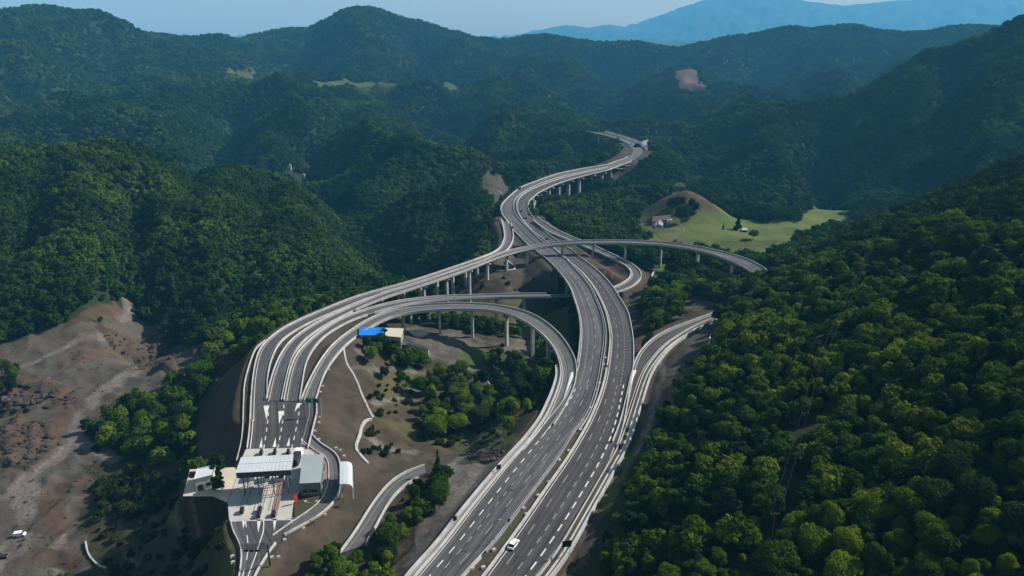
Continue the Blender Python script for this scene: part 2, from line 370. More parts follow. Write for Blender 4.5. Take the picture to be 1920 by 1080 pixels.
def mid(a, b): return (a + b) / 2
def hw(a, b): return np.linalg.norm(a[:, :2] - b[:, :2], axis=1) / 2
def span(c, f):                                # index mask along a curve from a test on points
    return np.array([f(q) for q in c])
roads = {                                      # name: (left, right, on-bridge test)
    'LC': (LCa, LCb, lambda q: 295 < q[1] < 455 or 640 < q[1] < 900),
    'RC': (RCa, RCb, lambda q: 295 < q[1] < 455 or 640 < q[1] < 900),
    'FA': (FAa, FAb, lambda q: q[0] < 175 and q[1] > 1085),
    'FB': (FBa, FBb, lambda q: q[0] < 210),
    'LO': (LOa, LOb, lambda q: q[0] > -72 and q[1] > 250),
    'OF': (OFa, OFb, lambda q: -76 < q[0] < -12 and q[1] < 478),
    'FL': (FLa, FLb, lambda q: q[0] > -80),
    'MI': (MIa, MIb, lambda q: q[0] > -72 and q[0] < 60),
    'UR': (URa, URb, lambda q: False),
    'RR': (RRa, RRb, lambda q: False),
    'TN': (TNa, TNb, lambda q: False),
    'TS': (TSa, TSb, lambda q: False),
    'SV': (SVa, SVb, lambda q: False),
    'SM': (SMa, SMb, lambda q: False),
}

# ------------------------------------------------------------------ terrain
def hash2(ix, iy, seed):
    h = (ix.astype(np.int64) * 374761393 + iy.astype(np.int64) * 668265263 + seed * 974634777) & 0x7fffffff
    h = (h ^ (h >> 13)) * 1274126177 & 0x7fffffff
    return ((h ^ (h >> 16)) & 0xffff) / 65535.0
def vnoise(x, y, seed=0):
    ix, iy = np.floor(x), np.floor(y); fx, fy = x - ix, y - iy
    fx = fx * fx * fx * (fx * (fx * 6 - 15) + 10); fy = fy * fy * fy * (fy * (fy * 6 - 15) + 10)
    a, b = hash2(ix, iy, seed), hash2(ix + 1, iy, seed); c, d = hash2(ix, iy + 1, seed), hash2(ix + 1, iy + 1, seed)
    return (a + (b - a) * fx) * (1 - fy) + (c + (d - c) * fx) * fy - 0.5
def fbm(x, y, wl, octv=4, seed=0, gain=0.5):
    s = 0; a = 1.0; w = wl
    for k in range(octv):
        ang = 0.6 * k + 0.3
        xr, yr = x * math.cos(ang) - y * math.sin(ang), x * math.sin(ang) + y * math.cos(ang)
        s = s + a * vnoise(xr / w + 13.7 * k, yr / w - 7.1 * k, seed + k); a *= gain; w *= 0.47
    return s
def ridged(x, y, wl, octv=4, seed=0):
    s = 0; a = 1.0; w = wl
    for k in range(octv):
        ang = 0.9 * k + 0.2
        xr, yr = x * math.cos(ang) - y * math.sin(ang), x * math.sin(ang) + y * math.cos(ang)
        s = s + a * (0.5 - np.abs(vnoise(xr / w + 3.3 * k, yr / w + 9.1 * k, seed + k)) * 2); a *= 0.5; w *= 0.5
    return s

ctl = [  # (pixel, pixel, ground height)
 (20,1000,-32),(20,900,-32),(100,850,-32),(200,720,-31),(100,650,-31),(20,660,-31),(300,650,-29),(200,620,-30),(380,660,-27),(150,800,-33),(60,1070,-32),(130,1060,-32),
 (200,950,-30),(300,900,-26),(300,1000,-25),(380,1000,-19),(200,1060,-29),(300,1070,-24),(395,940,-17),(415,1030,-12),(340,955,-21),
 (425,720,-24),(380,760,-26),(330,800,-29),(300,760,-30),(380,850,-22),(435,690,-20),(415,655,-20),(425,830,-20),(430,780,-22),(395,865,-14),
 (435,920,-1),(500,900,-.6),(600,900,-.6),(655,900,-1),(356,885,-2),(350,920,-4),(480,1060,-1),(620,960,-2),(600,1010,-3),(540,1060,-2.5),
 (625,720,-2),(640,760,-5),(640,820,-4),(690,785,-9),(668,828,-8),(690,860,-8),(640,680,-6),(612,690,-1.5),
 (700,720,-14),(760,760,-17),(720,830,-13),(800,720,-18),(850,780,-19),(780,680,-15),(715,650,-11),(740,620,-10),(800,640,-13),(850,650,-15),(870,690,-17),(900,720,-19),(960,700,-20),(1000,700,-22),(960,780,-18),(1000,760,-19),(880,840,-14),(920,840,-13),(860,872,-7),(900,872,-4),(760,850,-13),(820,830,-16),
 (902,640,-17),(950,652,-19),(988,668,-20),(1025,690,-22),(780,612,-13),(845,618,-15),(1000,640,-24),
 (870,560,-24),(910,520,-13),(850,545,-22),(1040,560,-36),(1060,620,-36),(1040,600,-38),(950,530,-15),(1000,530,-20),(960,500,-13),(985,485,-13),(930,497,-13),(1075,660,-26),(980,580,-28),(760,565,-20),
 (800,920,-3),(840,960,-2),(780,1000,-5),(740,1000,-8),(700,1050,-7),(660,1060,-6),(725,935,-6.5),(780,892,-6),(850,900,-3),(720,890,-5),(650,990,-4),
 (560,570,-14),(660,530,-20),(760,500,-24),(860,470,-24),(900,440,-22),(500,610,-14),
 (1210,560,-12),(1260,540,-12),(1330,540,-10),(1240,500,-16),(1220,600,-5),(1260,625,-2),(1300,590,-2),(1210,650,-1),(1160,520,-13.5),(1130,490,-13.5),(1400,535,-4),(1250,515,-15),(1300,480,-18),(1080,560,-28),(1150,575,-18),(1150,600,-14),
 (1240,690,2),(1290,660,8),(1215,770,2),(1165,910,1),(1100,1060,1),(1060,1130,0),
 (1330,700,16),(1330,625,6),(1450,600,16),(1600,500,28),(1800,400,43),(1920,300,54),(2100,200,64),(1400,900,22),(1600,800,30),(1900,700,46),(1250,950,12),(1200,1070,10),(1500,1070,24),(1900,1070,36),(1900,900,42),(1450,525,0),(1550,490,12),(1700,410,26),(1750,600,42),
 (1230,420,-22),(1330,420,-20),(1400,430,-19),(1500,420,-21),(1350,470,-24),(1250,460,-26),(1560,405,-18),(1450,460,-23),(1620,415,-20),
 (1080,345,-45),(1110,365,-42),(1040,380,-24),(1060,420,-22),(1150,400,-30),(1100,440,-20),(1170,430,-26),(1000,300,-50),(1130,290,-55),
]
cp = [P(*q) for q in ctl]
for u, v, dp, z in [(1920,300,600,0),(1750,380,620,-12),(1600,450,560,-14),(1500,480,500,-16),(2100,220,620,0),(1850,340,620,-5),(960,1500,60,0),(300,1500,60,-25),(1700,1500,50,28),(-300,800,300,-30),(-300,600,420,-28),(2300,600,300,62),(2300,1000,150,46)]:
    q = PD(u, v, dp); q[2] = z; cp.append(q)
cp = np.array(cp)
Kc = np.linalg.norm(cp[:, None, :2] - cp[None, :, :2], axis=2)
Kc = np.hstack([np.vstack([Kc + np.eye(len(cp)) * -1.0, np.ones((1, len(cp)))]), np.vstack([np.ones((len(cp), 1)), [[0]]])])
rbf_w = np.linalg.solve(Kc, np.concatenate([cp[:, 2], [0]]))
def base_height(x, y):
    out = np.empty_like(x)
    for i in range(0, len(x), 20000):
        d = np.hypot(x[i:i+20000, None] - cp[None, :, 0], y[i:i+20000, None] - cp[None, :, 1])
        out[i:i+20000] = d @ rbf_w[:-1] + rbf_w[-1]
    return out
TH = 7.5                                        # canopy height taken off wooded crests
ridges = [  # (crest pixels + distance, fall, rounding, canopy)
 ([(-200,285,650),(0,275,640),(80,282,630),(150,302,600),(220,337,560),(243,372,525)], .37, 25, TH),
 ([(290,345,770),(400,322,755),(500,314,745),(560,324,725),(602,352,690),(632,400,640),(700,446,590),(755,482,550)], .46, 25, TH),
 ([(400,325,755),(392,400,600),(370,480,510)], .55, 12, TH),
 ([(520,318,740),(560,400,600),(590,480,500)], .55, 12, TH),
 ([(660,395,700),(690,378,720),(740,352,740),(800,340,750),(870,325,745),(925,312,730),(990,327,720)], .72, 12, TH),
 ([(630,335,960),(700,302,980),(760,282,1000),(800,280,990),(845,308,950)], .6, 20, TH),
 ([(-120,215,1300),(60,200,1300),(130,182,1300),(220,200,1250),(330,240,1150),(420,300,1000)], .6, 25, TH),
 ([(180,135,1850),(240,124,1800),(320,140,1750),(400,170,1600),(470,230,1350),(530,300,1100)], .55, 30, TH),
 ([(380,142,2050),(560,150,2000),(750,152,2000),(900,150,2000)], .25, 60, TH),
 ([(640,165,1700),(690,200,1500),(760,240,1300),(800,270,1150)], .6, 25, TH),
 ([(900,172,1800),(980,195,1600),(1050,220,1400),(1105,246,1260)], .6, 25, TH),
 ([(1010,100,2400),(1100,108,2300),(1170,122,2100),(1230,152,1900),(1290,182,1700)], .33, 50, TH),
 ([(1330,150,2200),(1430,140,2200),(1560,135,2200)], .3, 60, TH),
 ([(2150,-40,1250),(1920,38,1250),(1830,80,1250),(1740,124,1250),(1640,166,1250),(1540,186,1300),(1440,201,1300),(1340,222,1290),(1270,245,1260),(1225,258,1230)], .6, 20, TH),
 ([(1740,140,1230),(1710,230,1020),(1610,330,860),(1500,392,780)], .65, 15, TH),
 ([(1440,212,1280),(1390,285,1060),(1320,330,900)], .62, 15, TH),
 ([(1990,60,1150),(1880,250,880),(1800,330,760)], .65, 15, TH),
 ([(-200,20,2100),(0,28,2100),(40,15,2100),(90,12,2100),(140,28,2150),(200,46,2300),(330,66,2500),(400,62,2500),(440,73,2500)], .34, 40, 6),
 ([(470,78,2800),(530,51,2800),(600,51,2800),(628,38,2750),(652,20,2700),(682,12,2700),(720,22,2700),(760,40,2700),(820,60,2700),(870,69,2700),(930,71,2800),(985,71,2800),(1015,63,2800),(1060,71,2800),(1130,76,2800),(1200,79,2800),(1250,87,2800),(1300,87,2800),(1350,73,2800),(1420,56,2800),(1480,46,2800),(1530,51,2800),(1600,46,2800),(1680,56,2800),(1750,56,2700),(1800,49,2700),(1850,51,2700),(1990,60,2700)], .33, 40, 6),
 ([(940,72,12500),(1050,49,12500),(1100,51,12500),(1150,46,12500),(1200,60,12500)], .3, 60, 0),
 ([(1200,64,13000),(1230,41,13000),(1270,22,13000),(1320,3,13000),(1350,-3,13000),(1450,-6,13000),(1530,5,13000),(1600,10,13000),(1680,1,13000),(1800,-6,13000),(2100,-10,13000)], .33, 80, 0),
 ([(1010,372,745),(1080,362,765),(1150,348,790),(1220,337,790),(1290,352,770),(1380,370,750),(1450,398,725)], .6, 12, TH),
 ([(1268,366,690),(1286,352,692),(1304,364,692)], .66, 6, 0),
 ([(1080,205,1500),(1180,225,1450)], .4, 30, TH),
]
rs = []
for crest, k, w, th in ridges:
    c = catmull(np.array([PD(*q) - np.array([0, 0, th]) for q in crest]), 15.0 if crest[0][2] < 5000 else 80.0)
    rs.append((c, k, w))
_mid = np.vstack([mid(a, b)[::4, :2] for k, (a, b, f) in roads.items()])
def road_calm(x, y):
    d = np.full_like(x, 400.0); k = np.nonzero((np.abs(x) < 500) & (y < 1500))[0]
    for i in range(0, len(k), 20000):
        j = k[i:i+20000]; d[j] = np.hypot(x[j, None] - _mid[None, :, 0], y[j, None] - _mid[None, :, 1]).min(1)
    t = np.clip((d - 15) / 150, 0, 1); return t * t * (3 - 2 * t)
gullies = []
for px, dp, w in (([(240,375,610),(250,450,540),(256,520,480),(266,590,440),(290,625,425)], 30, 20), ([(600,330,860),(640,380,750),(695,425,675),(745,462,610),(785,495,560)], 52, 42), ([(340,330,760),(352,400,620),(350,470,530),(345,560,450)], 14, 14), ([(500,320,760),(480,400,620),(450,480,520),(440,560,450)], 13, 14),
                  ([(330,300,900),(260,292,860),(200,285,840),(140,270,850)], 45, 50), ([(430,190,1500),(400,220,1300),(410,260,1120),(470,300,1000)], 60, 50), ([(640,210,1400),(600,250,1200),(600,300,1000)], 55, 45), ([(860,190,1500),(850,235,1250),(900,275,1050)], 55, 45),
                  ([(1560,220,1230),(1545,300,1000),(1535,370,860)], 45, 32), ([(1400,225,1230),(1340,270,1080),(1270,310,960)], 35, 35), ([(1660,200,1180),(1660,300,950),(1640,350,860)], 40, 34), ([(1800,120,1200),(1790,230,980),(1740,330,800)], 40, 34), ([(240,60,2050),(180,100,1900),(160,150,1700)], 70, 90), ([(580,80,2600),(560,120,2300),(540,140,2150)], 80, 110), ([(760,70,2600),(800,120,2300),(830,150,2000)], 80, 100), ([(1130,100,2600),(1160,150,2100),(1130,190,1750)], 80, 90), ([(1450,80,2700),(1420,120,2350),(1380,160,2000)], 80, 90),
                  ([(80,285,640),(60,380,560),(40,480,500)], 14, 16), ([(850,335,740),(840,400,640),(850,450,580)], 18, 18)):
    gullies.append((catmull(np.array([PD(*q) for q in px]), 10.0), dp, w))
def terrain_height(x, y):
    r = np.hypot(x, y)
    far = np.interp(r, [0, 700, 1300, 2000, 2600, 4000, 9000, 40000], [-30, -50, -65, -15, 0, -30, -40, -40])
    t = np.clip((r - 620) / 250, 0, 1); t = t * t * (3 - 2 * t)
    z = base_height(x, y) * (1 - t) + far * t
    wob = np.clip((r - 450) / 500, 0, 1)
    xw = x + 40 * wob * fbm(x, y, 160, 3, 31); yw = y + 40 * wob * fbm(x, y, 160, 3, 57)
    T = np.interp(r, [0, 400, 800, 2500], [1.5, 3, 6, 14])
    crest_d = np.full_like(z, 1e9)
    zmax = z.copy(); parts = []
    for c, k, w in rs:
        zr = np.full_like(z, -1e9)
        bb = (c[:, 2].max() + 80) / k
        cen = c.mean(0); rad = np.linalg.norm(c[:, :2] - cen[:2], axis=1).max() + bb + 60
        idx = np.nonzero(np.hypot(x - cen[0], y - cen[1]) < rad)[0]
        for i in range(0, len(idx), 20000):
            j = idx[i:i+20000]
            d = np.hypot(xw[j, None] - c[None, :, 0], yw[j, None] - c[None, :, 1])
            zr[j] = (c[None, :, 2] - k * (np.sqrt(d * d + w * w) - w)).max(1); crest_d[j] = np.minimum(crest_d[j], np.hypot(x[j, None] - c[None, :, 0], y[j, None] - c[None, :, 1]).min(1))
        parts.append(zr); zmax = np.maximum(zmax, zr)
    s = np.exp((z - zmax) / T)
    for zr in parts: s += np.exp(np.maximum((zr - zmax) / T, -50))
    z = zmax + T * np.log(s) - T * 0.3
    amp = np.interp(r, [0, 450, 700, 1000, 1600, 2200, 2800, 13000], [0.0, 1.0, 34, 100, 130, 90, 60, 130]) * (1 - .8 * np.exp(-(crest_d / np.interp(r, [0, 1000, 3000, 13000], [45, 70, 130, 500])) ** 2))
    wl = 1.0
    z = z + amp * ((ridged(xw, yw, 270, 3, 5) * 0.75 + ridged(x, y, 125, 2, 61) * .34) + fbm(x, y, 520, 3, 11) * 0.8) * np.clip((r - 480) / 300, 0, 1) * road_calm(x, y)
    for crest, dp, w in gullies:
        d = np.full_like(x, 1e9); k = np.nonzero(np.hypot(x - crest[:, 0].mean(), y - crest[:, 1].mean()) < 260 + np.linalg.norm(crest[0, :2] - crest[-1, :2]))[0]
        for i in range(0, len(k), 20000):
            j = k[i:i+20000]; d[j] = np.hypot(xw[j, None] * .5 + x[j, None] * .5 - crest[None, :, 0], yw[j, None] * .5 + y[j, None] * .5 - crest[None, :, 1]).min(1)
        z = z - dp * np.exp(-(d / w) ** 2)
    z = z + np.interp(r, [0, 250, 500], [0.5, 0.8, 1.5]) * fbm(x, y, 26, 4, 3)
    z = z + 13.0 * ridged(x, y, 90, 3, 41) * np.clip((x - 60 - .18 * y) / 60, 0, 1) * np.clip((620 - r) / 150, 0, 1)
    return z
# plan grid: rings about a point behind the camera, closer together where the road is
CX, CY = 0.0, -60.0
rr = [60.0]
while rr[-1] < 17000:
    q = rr[-1]
    rr.append(q + (1.5 if q < 150 else 1.0 if q < 480 else min(max(1.0, (q - 480) * 0.012 + 1.0), q * 0.02)))
rr = np.array(rr); th = np.linspace(R(-58), R(58), 660)
GX = CX + rr[:, None] * np.sin(th)[None]; GY = CY + rr[:, None] * np.cos(th)[None]
NR, NT = GX.shape
gx, gy = GX.ravel(), GY.ravel()
gz = terrain_height(gx, gy)
# roads press the ground into shape: level under them, banks beside them, air beneath bridges
lo = np.full_like(gz, -1e9); hi = np.full_like(gz, 1e9)
road_d = np.full_like(gz, 1e9)
for nm, (a, b, fb) in roads.items():
    m, h = mid(a, b), hw(a, b); fl = span(m, fb)
    pad = {'LC': 2.6, 'RC': 4.6, 'RR': 4.6, 'FA': 7.0}.get(nm, 1.4)
    near = np.nonzero((gx > m[:, 0].min() - 70) & (gx < m[:, 0].max() + 70) & (gy > m[:, 1].min() - 70) & (gy < m[:, 1].max() + 70))[0]
    for i in range(0, len(near), 8000):
        j = near[i:i+8000]
        d = np.hypot(gx[j, None] - m[None, :, 0], gy[j, None] - m[None, :, 1]) - h[None]
        k = d.argmin(1); dm = d[np.arange(len(j)), k]; zr = m[k, 2]; br = fl[k]
        e = np.maximum(dm - pad, 0)
        up = {'RR': .9, 'RC': .75, 'FA': .3}.get(nm, .55); dn = {'OF': 1.0, 'TN': .9, 'TS': 1.3}.get(nm, .62)
        l = np.where(br, -1e9, zr - 0.35 - dn * e); u = np.where(br, np.where(e < 4, zr - 5, 1e9), zr - 0.35 + up * e)
        l = np.where(e > 45, -1e9, l); u = np.where(e > (90 if nm in ('LC', 'RC') else 45), 1e9, u)
        if nm in ('LC', 'RC'): u = np.where(br & (m[k, 1] > 640), np.minimum(u, zr - 15 + .5 * np.maximum(e - 30, 0)), u)
        up_ = br & (zr - np.clip(gz[j], l, u) > 12); dm_ = np.where(up_, 1e9, dm); road_d[j] = np.minimum(road_d[j], dm_)
        lo[j] = np.maximum(lo[j], l); hi[j] = np.minimum(hi[j], u)
lo = np.minimum(lo, hi)
gz = np.clip(gz, lo, hi)
# the plaza platform
def inpoly(px, py, poly):
    poly = np.asarray(poly); c = np.zeros(len(px), bool); n = len(poly); j = n - 1
    for i in range(n):
        xi, yi, xj, yj = poly[i, 0], poly[i, 1], poly[j, 0], poly[j, 1]
        hit = ((yi > py) != (yj > py)) & (px < (xj - xi) * (py - yi) / (yj - yi + 1e-12) + xi)
        c ^= hit; j = i
    return c
plaza_px = [(344,930),(354,878),(438,873),(462,838),(580,836),(645,860),(648,930),(600,955),(546,982),(428,982),(424,930)]
plaza = np.array([P(u, v, 0)[:2] for u, v in plaza_px])
ins = inpoly(gx, gy, plaza)
gz[ins] = -0.35
GZ = gz.reshape(NR, NT)
def hz(x, y):                                   # ground height anywhere
    x = np.asarray(x, float); y = np.asarray(y, float)
    r = np.hypot(x - CX, y - CY); t = np.arctan2(x - CX, y - CY)
    i = np.clip(np.interp(r, rr, np.arange(NR)), 0, NR - 1.001); k = np.clip((t - th[0]) / (th[1] - th[0]), 0, NT - 1.001)
    i0 = i.astype(int); k0 = k.astype(int); fi, fk = i - i0, k - k0
    return (GZ[i0, k0] * (1 - fk) + GZ[i0, k0 + 1] * fk) * (1 - fi) + (GZ[i0 + 1, k0] * (1 - fk) + GZ[i0 + 1, k0 + 1] * fk) * fi
_t = np.concatenate([np.arange(60, 900, 0.7), np.arange(900, 4000, 3)])
def G(u, v, up=0.0):                            # where a line of sight meets the ground
    d = ray(u, v); q = np.array([0, 0, CAM_H]) + d[None] * _t[:, None]
    below = q[:, 2] < hz(q[:, 0], q[:, 1]) + up
    i = int(np.argmax(below)) if below.any() else len(_t) - 1
    p = q[i].copy(); p[2] = float(hz(p[0], p[1])); return p

# what covers the ground: soil, gravel, meadow (areas surveyed on the ground)
soil = np.zeros_like(gz); grav = np.zeros_like(gz); mead = np.zeros_like(gz); red = np.zeros_like(gz); bare = np.zeros(len(gz), bool)
wx = gx + 7 * fbm(gx, gy, 18, 3, 71); wy = gy + 7 * fbm(gx, gy, 18, 3, 83)
def area(px, s=0, g=0, m=0, r=0, warp=True, clear=True):
    poly = np.array([G(u, v)[:2] for u, v in px])
    i = inpoly(wx if warp else gx, wy if warp else gy, poly)
    soil[i] = s; grav[i] = g; mead[i] = m; red[i] = r
    if clear: bare[i] = True
    return poly
area([(-60,650),(60,628),(190,612),(250,588),(310,622),(392,650),(398,690),(345,715),(300,735),(250,742),(215,790),(160,800),(150,832),(225,857),(205,882),(155,892),(160,960),(172,1040),(190,1100),(-80,1100)], s=.75, g=.34)
area([(150,870),(240,865),(345,885),(430,930),(440,1100),(170,1100),(160,960)], s=.5, m=.08)
area([(360,800),(375,745),(400,700),(440,640),(480,655),(462,850),(425,900),(372,860)], s=.8)
area([(600,745),(628,690),(655,645),(690,612),(720,650),(760,690),(800,690),(870,640),(905,628),(1010,640),(1025,700),(1005,760),(960,810),(980,850),(900,880),(840,880),(800,870),(790,1000),(700,1085),(470,1085),(440,1000),(420,900)], s=.9, g=.05)
area([(705,655),(745,625),(800,612),(870,622),(905,640),(930,690),(870,705),(800,672),(740,660)], s=.5, g=.55)
area([(680,690),(790,694),(770,705),(680,702)], s=.4, g=.6)
area([(700,690),(760,700),(790,760),(780,840),(690,830),(660,780)], s=.6, r=.35)
area([(905,690),(985,655),(1015,690),(1010,750),(960,800),(930,790)], s=.55, m=.2)
area([(862,655),(912,650),(918,680),(885,692)], s=.4, m=.6)
area([(840,872),(950,860),(985,850),(860,985),(760,1085),(715,1085),(790,1000),(845,930)], s=.35, g=.75)
area([(850,545),(900,500),(950,475),(1000,470),(1040,490),(1060,560),(1070,680),(1010,640),(900,612),(760,600)], s=.85, g=.1)
area([(915,640),(940,632),(1000,640),(1010,672),(940,662)], s=.3, g=.6, m=.1)
area([(1060,445),(1140,478),(1190,505),(1215,505),(1255,515),(1205,560),(1190,620),(1200,660),(1260,615),(1330,585),(1345,570),(1290,580),(1215,640),(1170,590),(1120,500)], s=.9)
area([(1090,470),(1160,500),(1180,515),(1150,535),(1110,505)], s=.8, r=.5)
area([(1230,500),(1265,490),(1270,510),(1235,515)], s=.2, m=.8)
area([(1225,520),(1260,512),(1265,530),(1230,530)], s=.2, g=.8)
area([(1240,575),(1320,555),(1345,575),(1290,590),(1230,610)], s=.6, g=.4)
area([(1385,535),(1400,515),(1430,525),(1400,545)], s=.3, g=.7)
area([(1190,700),(1235,650),(1290,625),(1325,600),(1335,640),(1310,700),(1265,740),(1230,800),(1180,900),(1120,1000),(1060,1090),(1040,1090),(1100,980),(1160,840)], s=.7, g=.2)
area([(1190,405),(1240,398),(1300,402),(1330,385),(1385,408),(1440,418),(1495,420),(1500,405),(1550,392),(1592,405),(1600,424),(1540,436),(1500,452),(1455,478),(1400,490),(1340,478),(1240,458),(1190,448)], s=.15, m=1)
area([(1335,455),(1460,450),(1430,470),(1360,472)], s=.5, m=.6)
area([(1200,452),(1300,452),(1370,470),(1330,476),(1200,472)], s=.6, g=.4)
area([(1228,402),(1262,364),(1290,355),(1330,378),(1356,404)], s=.7, m=.12, r=.42)
area([(1195,400),(1255,398),(1260,440),(1195,440)], s=.5, m=.5)
area([(905,330),(940,335),(968,352),(940,385),(925,398)], s=.55, g=.35)
area([(925,390),(935,390),(945,440),(920,475),(905,480),(925,440)], s=.7)
area([(1000,372),(1012,370),(1020,410),(1080,440),(1070,446),(1030,430),(1000,400)], s=.3, m=.8)
area([(1255,124),(1275,126),(1312,146),(1330,162),(1322,178),(1300,178),(1268,160)], s=.6, r=1.0)
area([(470,166),(500,160),(520,165),(490,172)], s=.4, m=.6)
area([(570,152),(640,150),(700,154),(770,152),(770,158),(600,160)], s=.4, m=.6)
area([(395,136),(440,134),(490,141),(430,146)], s=.4, m=.6)
area([(790,158),(830,156),(860,162),(820,165)], s=.4, m=.6)
area([(220,122),(260,118),(310,128),(270,130)], s=.4, m=.6)
area([(150,590),(225,570),(240,588),(200,608),(120,622)], s=.6, r=.5)
def trail(px, w, g=.9, s=.3, r=0.0, m=None):
    c = catmull(np.array([G(*q) for q in px]), 1.5); k = np.nonzero((gx > c[:, 0].min() - 20) & (gx < c[:, 0].max() + 20) & (gy > c[:, 1].min() - 20) & (gy < c[:, 1].max() + 20))[0]
    for i in range(0, len(k), 20000):
        j = k[i:i+20000]; d = np.hypot(wx[j, None] * .4 + gx[j, None] * .6 - c[None, :, 0], wy[j, None] * .4 + gy[j, None] * .6 - c[None, :, 1]).min(1)
        t = np.clip((w - d) / (w * .5), 0, 1); grav[j] = grav[j] * (1 - t) + g * t; soil[j] = soil[j] * (1 - t) + s * t; red[j] = red[j] * (1 - t) + r * t
        if m is not None: mead[j] = mead[j] * (1 - t) + m * t
        bare[j[d < w]] = True
for q in (([(-20,1080),(30,1020),(48,960),(55,900),(110,860),(140,820),(150,780),(200,730),(260,690),(330,655)], 5.0), ([(140,820),(180,845),(215,860)], 4.0), ([(55,900),(20,930),(-20,940)], 4.0),
          ([(300,640),(210,640),(120,655),(40,690)], 3.5), ([(225,600),(245,585),(238,560)], 3.0), ([(100,1080),(115,1010),(105,950),(60,905)], 3.0)): trail(*q, g=1.0, s=.15, r=.12)
for q in (([(20,800),(60,830),(100,810),(110,780)], 6), ([(60,720),(110,735),(140,760)], 5), ([(180,930),(130,900),(90,940),(110,990)], 5), ([(40,1050),(90,1040),(140,1060)], 4), ([(120,680),(180,670),(230,665)], 5)): trail(*q, g=.1, s=.8, r=.6)
for q in (([(300,905),(275,940),(280,975),(340,996)], 1.2), ([(262,915),(225,985),(225,1030),(258,1056)], 1.3), ([(400,885),(340,900),(290,930)], 1.0), ([(340,920),(330,960),(370,985)], .9)): trail(*q, g=.55, s=.5)
for q in (([(655,690),(700,692),(760,694),(840,698),(905,690),(925,660)], 1.8), ([(690,672),(670,660),(700,690)], 1.3), ([(848,872),(880,850),(905,815),(935,785),(950,760)], 2.2), ([(908,715),(925,735),(934,760),(935,785)], .7), ([(700,760),(735,750),(780,730)], 2.5), ([(690,820),(740,845),(780,850)], 2.2)): trail(*q, g=.9, s=.3)
for q in (([(1240,455),(1265,448),(1280,437),(1282,425),(1272,416)], 2.0), ([(1290,406),(1345,403),(1375,412)], 1.2)): trail(*q, g=.9, s=.3, m=0)
trail([(1246,668),(1237,700),(1229,740),(1222,775),(1214,805),(1196,850)], 1.6, g=1.0, s=.1)
trail([(1274,650),(1263,690),(1256,730),(1248,765)], 1.8, g=.5, s=.3, r=.3)
_pl = catmull(np.array([G(1640, 470), G(1521, 762), G(1440, 1060)]), 3.0)
_k = np.nonzero(np.hypot(gx - _pl[:, 0].mean(), gy - _pl[:, 1].mean()) < 260)[0]
for _i in range(0, len(_k), 20000):
    _j = _k[_i:_i+20000]; bare[_j[np.hypot(wx[_j, None] - _pl[None, :, 0], wy[_j, None] - _pl[None, :, 1]).min(1) < 2.3]] = True
# grass taking hold on the bare ground of the hollow and the banks
_g = fbm(gx, gy, 34, 4, 133); _in = (soil > .4) & (grav < .5) & (np.hypot(gx, gy) < 560) & (gx > -80) & (gx < 45)
mead = np.where(_in, np.maximum(mead, np.clip((_g - .06) * 4, 0, .62)), mead)
# bare ground is rough: heaps, ruts and banks away from the roads
_rough = (soil > .25) * np.clip((road_d - 6) / 10, 0, 1) * (np.hypot(gx, gy) < 620) * (1 - np.clip(mead, 0, 1)) * ~ins
for _px in ([(0,725),(60,715),(140,732),(130,765),(50,780),(0,785)], [(0,795),(90,785),(120,830),(60,885),(0,880)], [(248,662),(330,658),(338,692),(258,698)], [(195,622),(300,618),(385,642),(388,658),(200,640)]):
    _p = inpoly(wx, wy, np.array([G(u, v)[:2] for u, v in _px])); gz += _p * 4.5 * np.clip(ridged(gx, gy, 13, 3, 151) + .1, 0, 1); red[_p] = np.maximum(red[_p], .35); grav[_p] *= .3
gz += _rough * (1.5 * ridged(gx, gy, 17, 3, 91) + .8 * fbm(gx, gy, 5, 2, 95))
GZ = gz.reshape(NR, NT)
for _u, _v in ((563, 311), (545, 319), (571, 337)):
    _p = G(_u, _v); bare[(np.hypot(gx - _p[0], gy - _p[1]) < 9) | ((np.abs(gx * _p[1] - gy * _p[0]) / np.hypot(_p[0], _p[1]) < 5) & (np.hypot(gx, gy) < np.hypot(_p[0], _p[1])) & (np.hypot(gx - _p[0], gy - _p[1]) < 26))] = True
near_road = road_d < 6.0
clear_road = road_d < np.where((np.hypot(gx, gy) < 300) & (gx > 0), 12.0, 7.5)
soil = np.maximum(soil, np.where(road_d < 5, .8, 0))

me = bpy.data.meshes.new("terrain")
me.vertices.add(NR * NT)
me.vertices.foreach_set("co", np.stack([gx, gy, gz], 1).ravel())
ii = (np.arange(NR - 1)[:, None] * NT + np.arange(NT - 1)[None]).ravel()
quads = np.stack([ii, ii + 1, ii + NT + 1, ii + NT], 1)[:, ::-1]
me.loops.add(len(quads) * 4); me.polygons.add(len(quads))
me.loops.foreach_set("vertex_index", quads.ravel().astype(np.int32))
me.polygons.foreach_set("loop_start", (np.arange(len(quads)) * 4).astype(np.int32))
me.polygons.foreach_set("use_smooth", np.ones(len(quads), bool))
me.update(calc_edges=True)
at = me.attributes.new("cover", 'FLOAT_COLOR', 'POINT')
at.data.foreach_set("color", np.stack([soil, grav, mead, red], 1).astype(np.float32).ravel())

